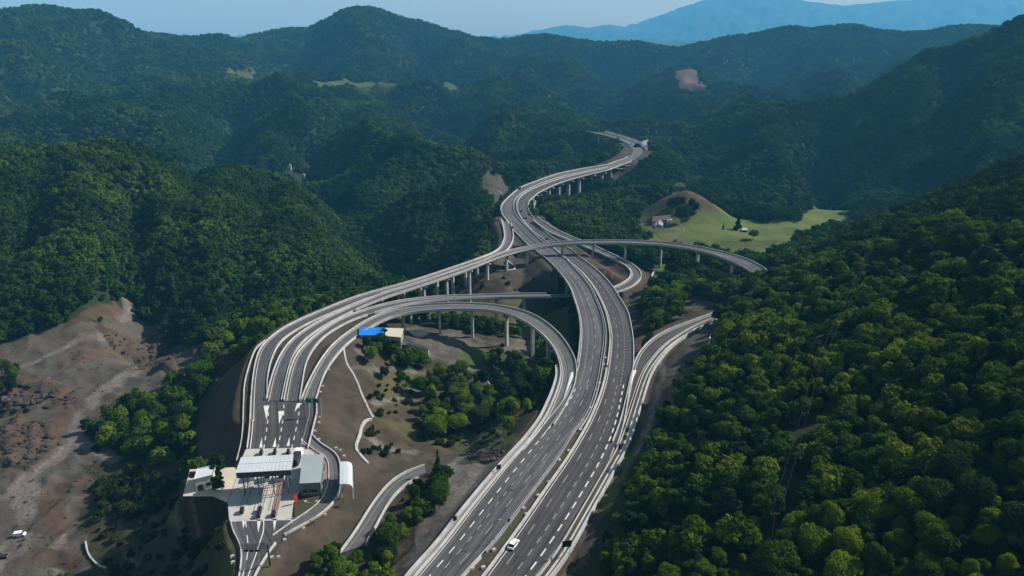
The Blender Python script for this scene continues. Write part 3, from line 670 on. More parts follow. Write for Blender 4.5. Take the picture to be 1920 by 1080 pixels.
m = bpy.data.materials.new("ground"); m.use_nodes = True
n = m.node_tree; b = n.nodes["Principled BSDF"]; b.inputs["Roughness"].default_value = 0.95; b.inputs["Specular IOR Level"].default_value = 0.15
atn = n.nodes.new("ShaderNodeAttribute"); atn.attribute_name = "cover"
sep = n.nodes.new("ShaderNodeSeparateColor"); n.links.new(atn.outputs["Color"], sep.inputs[0])
geo = n.nodes.new("ShaderNodeNewGeometry")
def N(scale, detail=5, rough=0.6, stretch=None):
    q = n.nodes.new("ShaderNodeTexNoise"); q.inputs["Scale"].default_value = scale; q.inputs["Detail"].default_value = detail; q.inputs["Roughness"].default_value = rough
    n.links.new(geo.outputs["Position"], q.inputs["Vector"]); return q.outputs["Fac"]
def mixc(fac, a, bb):
    q = n.nodes.new("ShaderNodeMix"); q.data_type = 'RGBA'
    if isinstance(fac, float): q.inputs[0].default_value = fac
    else: n.links.new(fac, q.inputs[0])
    for s_, v_ in ((6, a), (7, bb)):
        if isinstance(v_, tuple): q.inputs[s_].default_value = (*v_, 1)
        else: n.links.new(v_, q.inputs[s_])
    return q.outputs[2]
def rng_(fac, a, bb):
    q = n.nodes.new("ShaderNodeMapRange"); q.inputs[1].default_value = a; q.inputs[2].default_value = bb
    n.links.new(fac, q.inputs[0]); return q.outputs[0]
def mul(a, bb):
    q = n.nodes.new("ShaderNodeMath"); q.operation = 'MULTIPLY'
    for s_, v_ in ((0, a), (1, bb)):
        if isinstance(v_, float): q.inputs[s_].default_value = v_
        else: n.links.new(v_, q.inputs[s_])
    return q.outputs[0]
big, mid_, fine = N(0.035), N(0.16, 6), N(0.9, 6)
forest = mixc(rng_(N(0.12, 8, .7), .35, .65), (0.010, 0.016, 0.006), (0.020, 0.027, 0.009))
soilc = mixc(rng_(mid_, .35, .65), (0.050, 0.035, 0.026), (0.026, 0.019, 0.015))
soilc = mixc(mul(rng_(big, .45, .7), .7), soilc, (0.074, 0.058, 0.047))
soilc = mixc(mul(rng_(N(0.075, 6), .52, .62), .75), soilc, (0.024, 0.025, 0.013))
gravc = mixc(rng_(fine, .35, .65), (0.155, 0.136, 0.124), (0.080, 0.070, 0.064))
gravc = mixc(mul(rng_(N(0.05, 6, .65), .5, .66), .8), gravc, (0.040, 0.031, 0.027))
meadc = mixc(rng_(big, .35, .65), (0.046, 0.082, 0.014), (0.092, 0.094, 0.024))
meadc = mixc(mul(rng_(N(0.6, 6, .7), .45, .65), .5), meadc, (0.034, 0.050, 0.014))
meadc = mixc(mul(rng_(mid_, .45, .7), .6), meadc, (0.040, 0.064, 0.012))
redc = mixc(rng_(mid_, .3, .7), (0.105, 0.062, 0.045), (0.052, 0.032, 0.024))
c = mixc(sep.outputs[0], forest, soilc)
gm = n.nodes.new("ShaderNodeMath"); gm.operation = 'MULTIPLY_ADD'; n.links.new(mid_, gm.inputs[0]); gm.inputs[1].default_value = 1.2; gm.inputs[2].default_value = 0.4
gq = n.nodes.new("ShaderNodeMath"); gq.operation = 'MULTIPLY'; gq.use_clamp = True; n.links.new(sep.outputs[1], gq.inputs[0]); n.links.new(gm.outputs[0], gq.inputs[1])
c = mixc(gq.outputs[0], c, gravc)
c = mixc(sep.outputs[2], c, meadc)
c = mixc(atn.outputs["Alpha"], c, redc)
n.links.new(c, b.inputs["Base Color"])
bp = n.nodes.new("ShaderNodeBump"); bp.inputs["Strength"].default_value = 0.7; bp.inputs["Distance"].default_value = 0.8
n.links.new(mid_, bp.inputs["Height"]); n.links.new(bp.outputs[0], b.inputs["Normal"])
me.materials.append(m)
terrain = bpy.data.objects.new("terrain", me); COL.objects.link(terrain); setting(terrain)

# ------------------------------------------------------------------ roads
def offset(c, d):
    t = np.gradient(c[:, :2], axis=0); t /= np.maximum(np.linalg.norm(t, axis=1, keepdims=True), 1e-9)
    o = c.copy(); o[:, 0] += t[:, 1] * d; o[:, 1] -= t[:, 0] * d; return o
def road(name, a, b, mat, dz=0.0, dens=3):
    mb = MB(); mb.strip(a, b, dz); o = setting(mb.build(name, mat, smooth_shade=True))
    s_ = arclen(mid(a, b)); w_ = 2 * hw(a, b); n_ = len(a); uv = o.data.uv_layers.new(name="along")
    co = np.vstack([np.stack([np.zeros(n_), s_], 1), np.stack([w_, s_], 1)]); li = np.empty(len(o.data.loops), np.int32); o.data.loops.foreach_get("vertex_index", li)
    uv.data.foreach_set("uv", co[li].astype(np.float32).ravel()); return o
road("motorway_carriageway", LCa, LCb, M_asphalt)
road("motorway_carriageway", RCa, RCb, M_asphalt_new)
road("far_carriageway", FAa, FAb, M_asphalt_pale)
road("far_carriageway", FBa, FBb, M_asphalt_pale)
road("ramp_road", LOa, LOb, M_asphalt_pale, -0.03)
road("ramp_road", OFa, OFb, M_asphalt)
road("ramp_road", FLa, FLb, M_asphalt)
road("ramp_road", MIa, MIb, M_asphalt)
road("ramp_road", URa, URb, M_asphalt)
road("ramp_road", RRa, RRb, M_asphalt_new)
road("plaza_road", TNa, TNb, M_asphalt_new)
road("plaza_road", TSa, TSb, M_asphalt)
road("service_road", SVa, SVb, M_asphalt_pale)
road("underpass_road", SMa, SMb, M_asphalt_pale)
# central reservation
k_ = min(len(LCb), len(RCa))
def between(a, b, step=2.5):
    n_ = int(arclen(a)[-1] / step); return resample(a, n_), resample(b, n_)
ma_, mb_ = between(LCb, RCa)
mbm = MB(); mbm.strip(ma_, mb_, -0.05); setting(mbm.build("median_strip", M_soilstrip))

# painted lines
mark_w, mark_d = MB(), MB()
def lane_line(a, b, frac, w, mb=None, dash=None, z=0.012, rngf=None, off=0.0):
    c = a + (b - a) * frac
    if off: c = offset(c, off)
    s = arclen(c); mb = mb or mark_w
    l, r_ = offset(c, -w / 2), offset(c, w / 2)
    if dash is None:
        keep = np.ones(len(c), bool) if rngf is None else span(c, rngf)
        i = 0
        while i < len(c):
            if keep[i]:
                j = i
                while j + 1 < len(c) and keep[j + 1]: j += 1
                if j > i: mb.strip(l[i:j+1], r_[i:j+1], z)
                i = j + 1
            else: i += 1
        return
    on, gap = dash; q = 0.0
    while q + on < s[-1]:
        ss = np.array([q, q + on / 2, q + on])
        cc = np.stack([np.interp(ss, s, c[:, k]) for k in range(3)], 1)
        if rngf is None or rngf(cc[1]):
            ll = np.stack([np.interp(ss, s, l[:, k]) for k in range(3)], 1); rl = np.stack([np.interp(ss, s, r_[:, k]) for k in range(3)], 1)
            mb.strip(ll, rl, z)
        q += on + gap
low = lambda q: q[1] < 272
upp = lambda q: q[1] >= 272 and q[1] < 900
lane_line(LCa, LCb, .26, .34, dash=(3, 3.2), rngf=low)
lane_line(LCa, LCb, .45, .24, mark_d, dash=(2.6, 3.4), rngf=low)
lane_line(LCa, LCb, .69, .24, mark_d, dash=(5, 9), rngf=low)
lane_line(LCa, LCb, .65, .25, mark_d, dash=(4, 8), rngf=upp)
lane_line(LCa, LCb, .34, .16, mark_d, rngf=upp)
lane_line(RCa, RCb, .22, .24, mark_d, dash=(5, 9), rngf=low)
lane_line(RCa, RCb, .51, .28, mark_d, dash=(3, 3), rngf=low)
lane_line(RCa, RCb, .76, .42, dash=(3.4, 2.6), rngf=low)
lane_line(RCa, RCb, .33, .25, mark_d, dash=(4, 8), rngf=upp)
lane_line(RCa, RCb, .64, .25, mark_d, dash=(1.5, 1.8), rngf=upp)
for a_, b_ in ((LCa, LCb), (RCa, RCb)):
    lane_line(a_, b_, 0, .22, off=.5); lane_line(a_, b_, 1, .22, off=-.5)
for a_, b_ in ((OFa, OFb), (FLa, FLb), (MIa, MIb), (LOa, LOb), (URa, URb), (RRa, RRb)):
    lane_line(a_, b_, 0, .22, off=.7, z=0.02); lane_line(a_, b_, 1, .22, off=-.7, z=0.02)
for fr in (.26, .5, .74):
    lane_line(TNa, TNb, fr, .3, dash=(3, 3), z=.012)
lane_line(TNa, TNb, 0, .3, off=.5); lane_line(TNa, TNb, 1, .2, mark_d, off=-2.2)
lane_line(TSa, TSb, .26, .25, dash=(3.5, 4)); lane_line(TSa, TSb, .55, .28, rngf=lambda q: True)
def tri(px, z=0.02):
    mark_w.add([P(u, v, z) for u, v in px], [tuple(range(len(px)))])
# gore triangles and island noses
tri([(494,761),(504,760),(500,788)]); tri([(522,771),(533,770),(523,795)]); tri([(557,756),(566,756),(552,772)])
tri([(486,839),(492,839),(491,820)]); tri([(511,838),(518,838),(517,820)]); tri([(537,836),(543,836),(543,819)]); tri([(565,830),(576,837),(565,820)], .03)
tri([(454,977),(460,977),(456,991)]); tri([(482,974),(490,974),(484,999)]); tri([(512,973),(519,973),(514,996)]); tri([(545,976),(552,973),(544,981)])
tri([(1071,698),(1079,697),(1056,751)]); tri([(1185,694),(1194,694),(1177,736)], .03)
setting(mark_w.build("lane_markings", M_white)); setting(mark_d.build("worn_lane_markings", M_paint_dim))
mb = MB()
for px in ([(948,413),(951,412),(959,425),(955,427)], [(1001,415),(1004,414),(1010,421),(1007,421)]):
    mb.add([PM(u, v, .03) for u, v in px], [(0, 1, 2, 3)])
setting(mb.build("gore_markings", M_white))

# ------------------------------------------------------------------ barriers and bridges
def rect(w, h, z0=-0.3): return [(-w / 2, z0), (w / 2, z0), (w / 2 * .8, h), (-w / 2 * .8, h)]
def sub(c, f):
    keep = span(c, f); out = []; i = 0
    while i < len(c):
        if keep[i]:
            j = i
            while j + 1 < len(c) and keep[j + 1]: j += 1
            if j - i > 2: out.append(c[i:j+1])
            i = j + 1
        else: i += 1
    return out
def barrier(name, c, off, w, h, mat, label=None, cat=None, parent=None, group=None, z0=-0.3):
    mb = MB(); mb.sweep(offset(c, off) if off else c, rect(w, h, z0))
    o = mb.build(name, mat, parent)
    if label: tag(o, label, cat, group)
    return o
def bridge(name, label, segs, piers, depth=2.0, grp=None, par=(True, True), pw=(1.5, 2.2)):
    """segs: (left, right) curves of the deck; piers: (curve index fraction, side shift) each a column down to the ground"""
    a0, b0 = segs[0]
    loc = mid(a0, b0)[len(a0) // 2].copy(); loc[2] = float(hz(loc[0], loc[1]))
    root = thing(name, label, "bridge", loc, grp)
    for a, b in segs:
        mb = MB(); vs = []; fs = []
        n_ = len(a)
        for i in range(n_):
            l, r_ = a[i], b[i]; w = np.linalg.norm((r_ - l)[:2]); e = (r_ - l) / max(w, 1e-6)
            zt_ = min(l[2], r_[2])
            for t_, z_ in ((-.55, -.04), (w + .55, -.04), (w + .55, -.5), (w * .78, -.75), (w * .70, -depth), (w * .30, -depth), (w * .22, -.75), (-.55, -.5)):
                p = l + e * t_; vs.append((p[0], p[1], zt_ + z_))
        for i in range(n_ - 1):
            for k in range(8):
                k2 = (k + 1) % 8; fs.append((i * 8 + k, (i + 1) * 8 + k, (i + 1) * 8 + k2, i * 8 + k2))
        fs.append(tuple(reversed(range(8)))); fs.append(tuple(range((n_ - 1) * 8, n_ * 8)))
        mb.add(vs, fs); mb.build("deck", M_conc_grey, root)
        if par[0]: barrier("parapet", a, -.35, .38, .95, M_parapet, parent=root)
        if par[1]: barrier("parapet", b, .35, .38, .95, M_parapet, parent=root)
        L_ = arclen(mid(a, b)); c = mid(a, b); t = np.gradient(c[:, :2], axis=0)
        for f in piers:
            i = int(np.interp(f * L_[-1], L_, np.arange(n_))); p = c[i]; zg = float(hz(p[0], p[1])) - 1.0
            rz = math.atan2(t[i, 1], t[i, 0]); top = p[2] - depth + .02
            if top - zg < 1.5: continue
            m_ = MB(); hgt = top - zg
            m_.box((p[0], p[1], zg + (hgt - 1.4) / 2), (pw[0] * 1.1, pw[1] * 1.1, hgt - 1.4), rz, .92)
            wd = hw(a, b)[i] * .8
            q = []
            for zz, wy_ in ((top - 1.4, pw[1] * .5), (top - .7, wd * .9), (top, wd * .9)):
                q.append((zz, wy_))
            ca, sa = math.cos(rz), math.sin(rz); vv = []
            for zz, wy_ in q:
                for xx, yy in ((-pw[0] * .5, -wy_), (pw[0] * .5, -wy_), (pw[0] * .5, wy_), (-pw[0] * .5, wy_)):
                    vv.append((p[0] + xx * ca - yy * sa, p[1] + xx * sa + yy * ca, zz))
            m_.add(vv, [(3, 2, 1, 0), (8, 9, 10, 11)] + [(r0 + k, r0 + (k + 1) % 4, r0 + 4 + (k + 1) % 4, r0 + 4 + k) for r0 in (0, 4) for k in range(4)])
            m_.build("pier", M_pier, root)
    return root
def cut(a, b, f):
    m = mid(a, b); keep = np.nonzero(span(m, f))[0]
    return a[keep[0]:keep[-1]+1], b[keep[0]:keep[-1]+1]
bridge("motorway_viaduct", "left carriageway viaduct curving over the dark ravine", [cut(LCa, LCb, lambda q: 292 < q[1] < 458)], np.linspace(.05, .95, 9), 2.4, "twin viaducts over the ravine", par=(True, False))
bridge("motorway_viaduct", "right carriageway viaduct curving past the ravine edge", [cut(RCa, RCb, lambda q: 292 < q[1] < 458)], np.linspace(.05, .95, 9), 2.4, "twin viaducts over the ravine", par=(False, False))
bridge("far_viaduct", "left deck of the far S-shaped motorway viaduct", [cut(LCa, LCb, lambda q: 645 < q[1] < 960)], np.linspace(.04, .96, 12), 2.4, "twin decks of the far viaduct", pw=(1.8, 3.0))
bridge("far_viaduct", "right deck of the far S-shaped motorway viaduct", [cut(RCa, RCb, lambda q: 645 < q[1] < 960)], np.linspace(.04, .96, 12), 2.4, "twin decks of the far viaduct", pw=(1.8, 3.0))
bridge("hill_viaduct", "small bright viaduct leading left from the tunnel mouth", [cut(FAa, FAb, lambda q: q[1] > 1085)], [.15, .4, .65, .9], 2.0)
bridge("hill_viaduct", "upper small viaduct running behind the tunnel bend", [cut(FBa, FBb, lambda q: q[0] < 215)], [.3, .55, .8], 2.0)
bridge("approach_viaduct", "short pale bridge where the far motorway turns before the tunnel", [cut(FAa, FAb, lambda q: q[1] < 980)], [.2, .6], 2.0)
bridge("loop_ramp_bridge", "curved loop ramp bridge on tall slim piers above the wooded hollow", [cut(LOa, LOb, lambda q: q[0] > -74 and q[1] > 235)], [.06, .15, .235, .32, .405, .49, .57, .65, .73, .81, .89, .96], 1.5, pw=(1.2, 1.7))
bridge("flyover_bridge", "long curved flyover crossing above both motorway carriageways", [cut(FLa, FLb, lambda q: q[0] > -82)], [.04, .10, .16, .22, .28, .34, .40, .455, .535, .60, .665, .735, .81, .89, .96], 1.5, pw=(1.2, 1.5))
bridge("slip_road_bridge", "off ramp bridge running beside the flyover towards the tolls", [cut(OFa, OFb, lambda q: -78 < q[0] < -12 and q[1] < 480)], [.08, .22, .36, .5, .64, .78, .9], 1.4, pw=(1.2, 1.7))
bridge("middle_ramp_bridge", "straight low ramp bridge ending in shadow under the motorway viaduct", [cut(MIa, MIb, lambda q: -74 < q[0] < 22)], [.08, .24, .4, .56, .72, .88], 1.4, pw=(1.2, 1.7))

def wall_line(name, label, cat, px, w, h, mat, group=None, step=2.0, drop=-.4, up=0.0, onground=True):
    pts = np.array([G(*q) if len(q) == 2 else P(*q) for q in px]); c = catmull(pts, step)
    if onground: c[:, 2] = hz(c[:, 0], c[:, 1]) + up
    c[:, 2] = smooth(c, 4)[:, 2]
    return barrier(name, c, 0, w, h, mat, label, cat, None, group, drop)

# motorway edges
left_edge = smooth(resample(catmull(pts_of([(752,1120),(782,1080),(830,1025),(872,970),(920,910),(961,862),(992,828),(1022,787),(1035,760),(1046,733),(1053,706),(1052,688)]), 2.0), 110), 3)
mb = MB(); mb.strip(offset(left_edge, -2.1), offset(left_edge, -.1), .02); setting(mb.build("verge_strip", M_conc_grey))
barrier("concrete_barrier", left_edge, -.3, .5, .85, M_conc, "inner white concrete barrier along the left motorway edge", "barrier")
barrier("retaining_wall", left_edge, -2.3, .6, 1.0, M_conc, "outer white retaining wall along the left motorway edge above the gravel bank", "wall", z0=-1.2)
c = offset(RCa, -.5)
low_c = c[span(c, lambda q: q[1] < 290)]
mb = MB(); mb.strip(offset(low_c, -.7), offset(low_c, .35), .02); setting(mb.build("verge_strip", M_conc))
barrier("concrete_barrier", low_c, 0, .55, .9, M_conc, "white concrete barrier between the brown median and the right carriageway", "barrier")
up_c = c[span(c, lambda q: 288 < q[1] < 900)]
barrier("concrete_barrier", up_c, 0, .5, .8, M_conc, "far white barrier on the median side of the right carriageway", "barrier")
c = offset(LCb, .35)
barrier("guardrail", c[span(c, lambda q: 168 < q[1] < 900)], 0, .3, .8, M_rail, "dark guardrail on the median side of the left carriageway", "guardrail")
barrier("guardrail", c[span(c, lambda q: q[1] <= 168)], 0, .35, .8, M_conc, "pale near guardrail on the median side of the left carriageway", "guardrail")
c = offset(LCb, 1.3)
barrier("guardrail", c[span(c, lambda q: 235 < q[1] < 640)], 0, .25, .7, M_conc, "thin pale rail in the middle of the median by the ravine", "guardrail")
# right edge with the merged ramp
ra = [q for q in RCb if q[1] < 172]; rb = [q for q in RRb if q[1] > 176]
right_edge = smooth(resample(np.vstack([np.array(ra), np.array(rb)]), 150), 8)
barrier("guardrail", right_edge, .25, .2, .8, M_conc, "thin pale guardrail along the right motorway edge", "guardrail")
mb = MB(); mb.strip(offset(right_edge, .5), offset(right_edge, 1.5), .0); setting(mb.build("verge_strip", M_soilstrip))
mb = MB(); mb.strip(offset(right_edge, 1.5), offset(right_edge, 3.2), .02); setting(mb.build("drain_strip", M_conc))
barrier("retaining_wall", right_edge, 3.4, .6, 1.2, M_conc, "white kerb wall at the foot of the wooded right slope", "wall", z0=-1.0)
c = sub(RCb, lambda q: 225 < q[1] < 640)[0]
barrier("concrete_barrier", c, .3, .4, .9, M_conc, "white parapet on the outer edge of the right carriageway", "barrier")
c = sub(LCa, lambda q: 455 < q[1] < 650)[0]
barrier("concrete_barrier", c, -.3, .4, .8, M_conc, "white barrier at the left edge of the motorway beyond the flyover", "barrier")
# northern ramp edges
barrier("concrete_barrier", sub(OFa, lambda q: q[1] > 470)[0], -.5, .9, .9, M_conc, "bright white wall outside the northern slip road bend", "barrier")
barrier("concrete_barrier", sub(OFb, lambda q: q[1] > 478)[0], .5, .8, .9, M_conc, "bright white wall inside the northern slip road bend", "barrier")
barrier("concrete_barrier", URa, -.4, .8, .9, M_conc, "white inner parapet of the under-ramp bend right of the viaduct", "barrier")
barrier("concrete_barrier", URb, .4, .6, .8, M_conc, "white outer kerb of the under-ramp bend right of the viaduct", "barrier")
c = sub(RRa, lambda q: q[1] > 222)[0]
barrier("concrete_barrier", c, -.3, .4, .8, M_conc, "white barrier on the inner side of the right ramp", "barrier")
# fan of ramps by the toll
barrier("guardrail", sub(OFa, lambda q: q[1] < 400 and q[0] < -78)[0], -.4, .35, .8, M_conc, "outermost white rail of the ramp fan beside the dark bank", "guardrail")
barrier("guardrail", sub(OFb, lambda q: q[1] < 400 and q[0] < -78)[0], .35, .35, .8, M_conc, "white rail right of the leftmost fan ramp", "guardrail")
barrier("guardrail", sub(FLa, lambda q: q[0] < -81)[0], -.35, .35, .8, M_conc, "white rail left of the second fan ramp", "guardrail")
barrier("guardrail", sub(FLb, lambda q: q[0] < -81)[0], .35, .35, .8, M_conc, "white rail right of the second fan ramp", "guardrail")
barrier("guardrail", sub(MIa, lambda q: q[0] < -73)[0], -.35, .35, .8, M_conc, "white rail left of the third fan ramp", "guardrail")
barrier("guardrail", sub(MIb, lambda q: q[0] < -73)[0], .35, .35, .8, M_conc, "white rail right of the third fan ramp", "guardrail")
barrier("guardrail", sub(LOa, lambda q: q[0] < -73 and q[1] > 200)[0], -.35, .35, .8, M_conc, "white rail left of the pale fourth fan ramp", "guardrail")
barrier("guardrail", sub(LOb, lambda q: q[0] < -73)[0], .35, .35, .8, M_conc, "white rail of the pale fourth fan ramp above the brown slope", "guardrail")
barrier("guardrail", TNa, -.5, .35, .8, M_conc, "white rail left of the toll approach above the dark bank", "guardrail")
barrier("guardrail", TNb, .4, .4, .8, M_conc, "white rail between the toll approach and the brown slope", "guardrail")
wall_line("retaining_wall", "thin pale wall edging the dark bank left of the toll approach", "wall", [(444,868),(452,835),(456,800),(457,760),(459,722),(468,686),(480,656),(498,640)], .35, .9, M_conc)
barrier("kerb_wall", TSa, -.4, .4, .6, M_conc, "pale kerb wall left of the toll exit road", "wall")
barrier("kerb_wall", SVb, .4, .5, .6, M_conc, "pale outer kerb wall of the service road bend", "wall")
barrier("kerb_wall", SVa, -.3, .35, .4, M_conc, "pale inner kerb of the service road round the office", "wall")
barrier("kerb_wall", TSb[len(TSb)//3:], .4, .5, .6, M_conc, "pale kerb wall right of the toll exit road", "wall")
barrier("concrete_barrier", SMa, -.4, .45, .8, M_conc, "white wall on the left side of the small lower road", "barrier")
barrier("concrete_barrier", SMb, .4, .45, .8, M_conc, "white wall on the right side of the small lower road", "barrier")
wall_line("drain_channel", "thin pale curved kerb of the stream track in the hollow", "drain", [(905,705),(918,722),(930,742),(935,765),(934,785)], .5, .5, M_conc)
# open concrete drains down the brown bank
wall_line("drain_channel", "white concrete drain channel stepping down the brown bank to the hollow", "drain", [(645,655),(650,680),(663,703),(672,722),(681,745),(690,765),(700,785)], .9, .35, M_conc)
wall_line("drain_channel", "white curved drain wall at the bottom of the brown bank", "drain", [(697,789),(684,791),(676,812),(668,838),(671,848),(682,862),(690,870)], 1.1, .7, M_conc)
wall_line("drain_channel", "short pale drain on the bare bank beside the far motorway bend", "drain", [(934,359),(944,367)], .8, .4, M_conc)
wall_line("drain_channel", "pale hairpin drain wall on the terrace below the flyover", "drain", [(949,485),(965,500),(962,505),(950,508),(930,508)], .7, .5, M_conc)
wall_line("retaining_wall", "bright wall below the flyover ramp at the terrace top", "wall", [(897,501),(910,496),(923,491)], .8, 1.2, M_conc)
wall_line("retaining_wall", "white gable of the far viaduct abutment above the grass", "wall", [(1001,392),(1005,378),(1008,367)], 1.0, 4.0, M_conc)
wall_line("retaining_wall", "pale bent wall beside the gravel patch below the flyover", "wall", [(1221,525),(1224,515),(1231,509)], .7, 1.3, M_conc)
wall_line("kerb_wall", "white curved kerb on the dark scrub slope left of the tolls", "wall", [(161,1018),(166,1040),(180,1058),(200,1068)], .6, .6, M_conc)
wall_line("drain_channel", "thin white upper drain zigzagging down the right slope", "drain", [(1332,628),(1329,645),(1322,665)], .7, .5, M_conc)
wall_line("drain_channel", "thin white middle drain zigzagging down the right slope", "drain", [(1322,667),(1312,682),(1305,700),(1301,710)], .7, .5, M_conc)
wall_line("drain_channel", "white stepped drain beside the trees at the right motorway edge", "drain", [(1255,832),(1240,848),(1226,866),(1215,880)], 1.0, .5, M_conc)

# ------------------------------------------------------------------ trees
def ico(sub_):
    import bmesh
    bm = bmesh.new(); bmesh.ops.create_icosphere(bm, subdivisions=sub_, radius=1.0)
    v = np.array([q.co[:] for q in bm.verts]); f = [tuple(w.index for w in q.verts) for q in bm.faces]; bm.free(); return v, f
ICO1, ICO2 = ico(1), ico(2)
def crown_mesh(name, mat, seed, Rc=4.4, zc=6.0, hc=4.2, lobes=9, leaves=2000, leaf=.6, core=ICO2, shape='round', corek=.80):
    g = np.random.default_rng(seed); V = []; Fc = []; nv = 0
    cs = []
    for i in range(lobes):
        if shape == 'cone':
            t_ = (i + .5) / lobes; a_ = g.uniform(0, 6.28); rad = Rc * (1 - t_) * .55
            cs.append(((math.cos(a_) * rad, math.sin(a_) * rad, zc - hc + 2 * hc * t_), Rc * (1 - t_) * .7 + .35, hc / lobes * 2.2))
        elif i == 0:
            cs.append(((0, 0, zc), Rc * .66, hc * .75))
        else:
            a_ = i * 2.399 + g.uniform(-.4, .4); el = g.uniform(-.75, 1.0)
            rad = Rc * .62 * math.sqrt(max(0, 1 - (el * .8) ** 2)) * g.uniform(.75, 1.2)
            r0 = Rc * g.uniform(.30, .50)
            cs.append(((math.cos(a_) * rad, math.sin(a_) * rad, zc + el * hc * .68), r0, r0 * g.uniform(.7, .95)))
    wts = np.array([r_ * r_ for _, r_, _ in cs]); wts /= wts.sum()
    for c_, r_, h_ in cs:
        v, f = core
        jit = 1 + (g.random(len(v))[:, None] - .5) * .35
        vv = v * jit * np.array([r_, r_, h_]) * corek + np.array(c_)
        V.append(vv); Fc += [tuple(k + nv for k in q) for q in f]; nv += len(vv)
    n_ = leaves; who = g.choice(len(cs), n_, p=wts)
    d = g.normal(size=(n_, 3)); d /= np.linalg.norm(d, axis=1, keepdims=True)
    d[:, 2] = np.where(d[:, 2] < -.55, -d[:, 2], d[:, 2])
    cc = np.array([q[0] for q in cs])[who]; rr_ = np.array([[q[1], q[1], q[2]] for q in cs])[who]
    p = cc + d * rr_ * g.uniform(.74, 1.27, (n_, 1))
    nn = d + g.normal(size=(n_, 3)) * .55 + np.array([0, 0, .25]); nn /= np.linalg.norm(nn, axis=1, keepdims=True)
    tt = np.cross(nn, g.normal(size=(n_, 3))); tt /= np.linalg.norm(tt, axis=1, keepdims=True); bb_ = np.cross(nn, tt)
    s_ = leaf * g.uniform(.6, 1.35, (n_, 1)); k_ = s_ * g.uniform(.55, .9, (n_, 1))
    q = np.stack([p - tt * s_, p - bb_ * k_, p + tt * s_, p + bb_ * k_], 1).reshape(-1, 3)
    V.append(q); Fc += [(nv + 4 * i, nv + 4 * i + 1, nv + 4 * i + 2, nv + 4 * i + 3) for i in range(n_)]
    me_ = bpy.data.meshes.new(name); me_.from_pydata(np.vstack(V).tolist(), [], Fc); me_.update(); me_.materials.append(mat)
    return me_
def trunk_mesh(name, h=5.0, r=.22, seed=0):
    g = random.Random(seed); mb = MB(); mb.tube((0, 0, -1.2), (.1, .05, h * .55), r, r * .75, 7); mb.tube((.1, .05, h * .5), (.0, .1, h), r * .75, r * .4, 7)
    for i in range(4):
        a_ = i * 1.7 + g.random(); z_ = h * (.45 + .1 * i)
        mb.tube((.08, .05, z_), (math.cos(a_) * h * .35, math.sin(a_) * h * .35, z_ + h * .35), r * .45, r * .15, 5)
    me_ = bpy.data.meshes.new(name); me_.from_pydata(mb.v, [], mb.f); me_.materials.append(M_wood); return me_

NEAR_CROWNS = [crown_mesh("crown", (M_leaf, M_leaf_b, M_leaf, M_leaf_c, M_leaf, M_leaf_b, M_leaf, M_leaf_c, M_leaf)[i], 10 + i,
    Rc=(4.6, 3.2, 5.2, 4.0, 2.9, 4.8, 3.8, 3.4, 4.4)[i], zc=(6.2, 6.6, 6.0, 5.6, 7.0, 6.2, 5.2, 6.4, 5.8)[i], hc=(4.6, 5.6, 4.2, 4.2, 5.8, 4.9, 3.8, 5.0, 4.8)[i],
    lobes=(17, 14, 20, 12, 13, 22, 9, 15, 26)[i], leaves=(5200, 4600, 6000, 3400, 4200, 5600, 2600, 4200, 6500)[i], leaf=(.32, .28, .34, .36, .28, .30, .40, .30, .30)[i], corek=(.62, .66, .6, .45, .62, .66, .35, .6, .6)[i]) for i in range(9)]
NEAR_TRUNKS = [trunk_mesh("trunk", 6.0, .24, i) for i in range(3)]
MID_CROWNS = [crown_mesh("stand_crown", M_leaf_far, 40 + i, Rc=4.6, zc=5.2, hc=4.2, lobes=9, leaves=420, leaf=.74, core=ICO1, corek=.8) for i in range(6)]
MID_CROWNS_L = [crown_mesh("stand_crown_near", (M_leaf, M_leaf_b, M_leaf, M_leaf_c, M_leaf)[i], 50 + i, Rc=(4.6, 3.3, 5.0, 4.0, 3.0)[i], zc=5.6, hc=(4.2, 5.2, 4.0, 4.0, 5.4)[i], lobes=14, leaves=1100, leaf=.58, core=ICO1, corek=.74) for i in range(5)]  # crowns of the nearer woodland: mixed foliage, more leaves each

# one tree to every few metres of woodland
def wood_points(r0, r1, sp, half=R(41)):
    nx = int(2 * r1 / sp); xs = (np.arange(nx) + .5) * sp - r1
    X, Y = np.meshgrid(xs, np.arange(r0 * .6 // sp, r1 // sp + 1) * sp)
    X = X.ravel() + rng.uniform(-.42, .42, X.size) * sp; Y = Y.ravel() + rng.uniform(-.42, .42, Y.size) * sp
    r_ = np.hypot(X, Y + 60); k = (r_ >= r0) & (r_ < r1) & (np.abs(np.arctan2(X, Y + 25)) < half)
    return X[k], Y[k]
def cover_at(x, y):
    r_ = np.hypot(x - CX, y - CY); t = np.arctan2(x - CX, y - CY)
    i = np.clip(np.round(np.interp(r_, rr, np.arange(NR))), 0, NR - 1).astype(int); k = np.clip(np.round((t - th[0]) / (th[1] - th[0])), 0, NT - 1).astype(int)
    return i * NT + k
def visible(x, y, z, zt=6.0):                     # does any of it show from the camera (ground in the way)
    ok = np.ones(len(x), bool)
    for i in range(len(x)):
        ts = np.linspace(.15, .97, 60); px_, py_ = x[i] * ts, y[i] * ts
        ok[i] = not np.any(hz(px_, py_) > CAM_H + (z[i] + zt - CAM_H) * ts + 1.0)
    return ok
woodland = []                                     # x, y, scale, kind
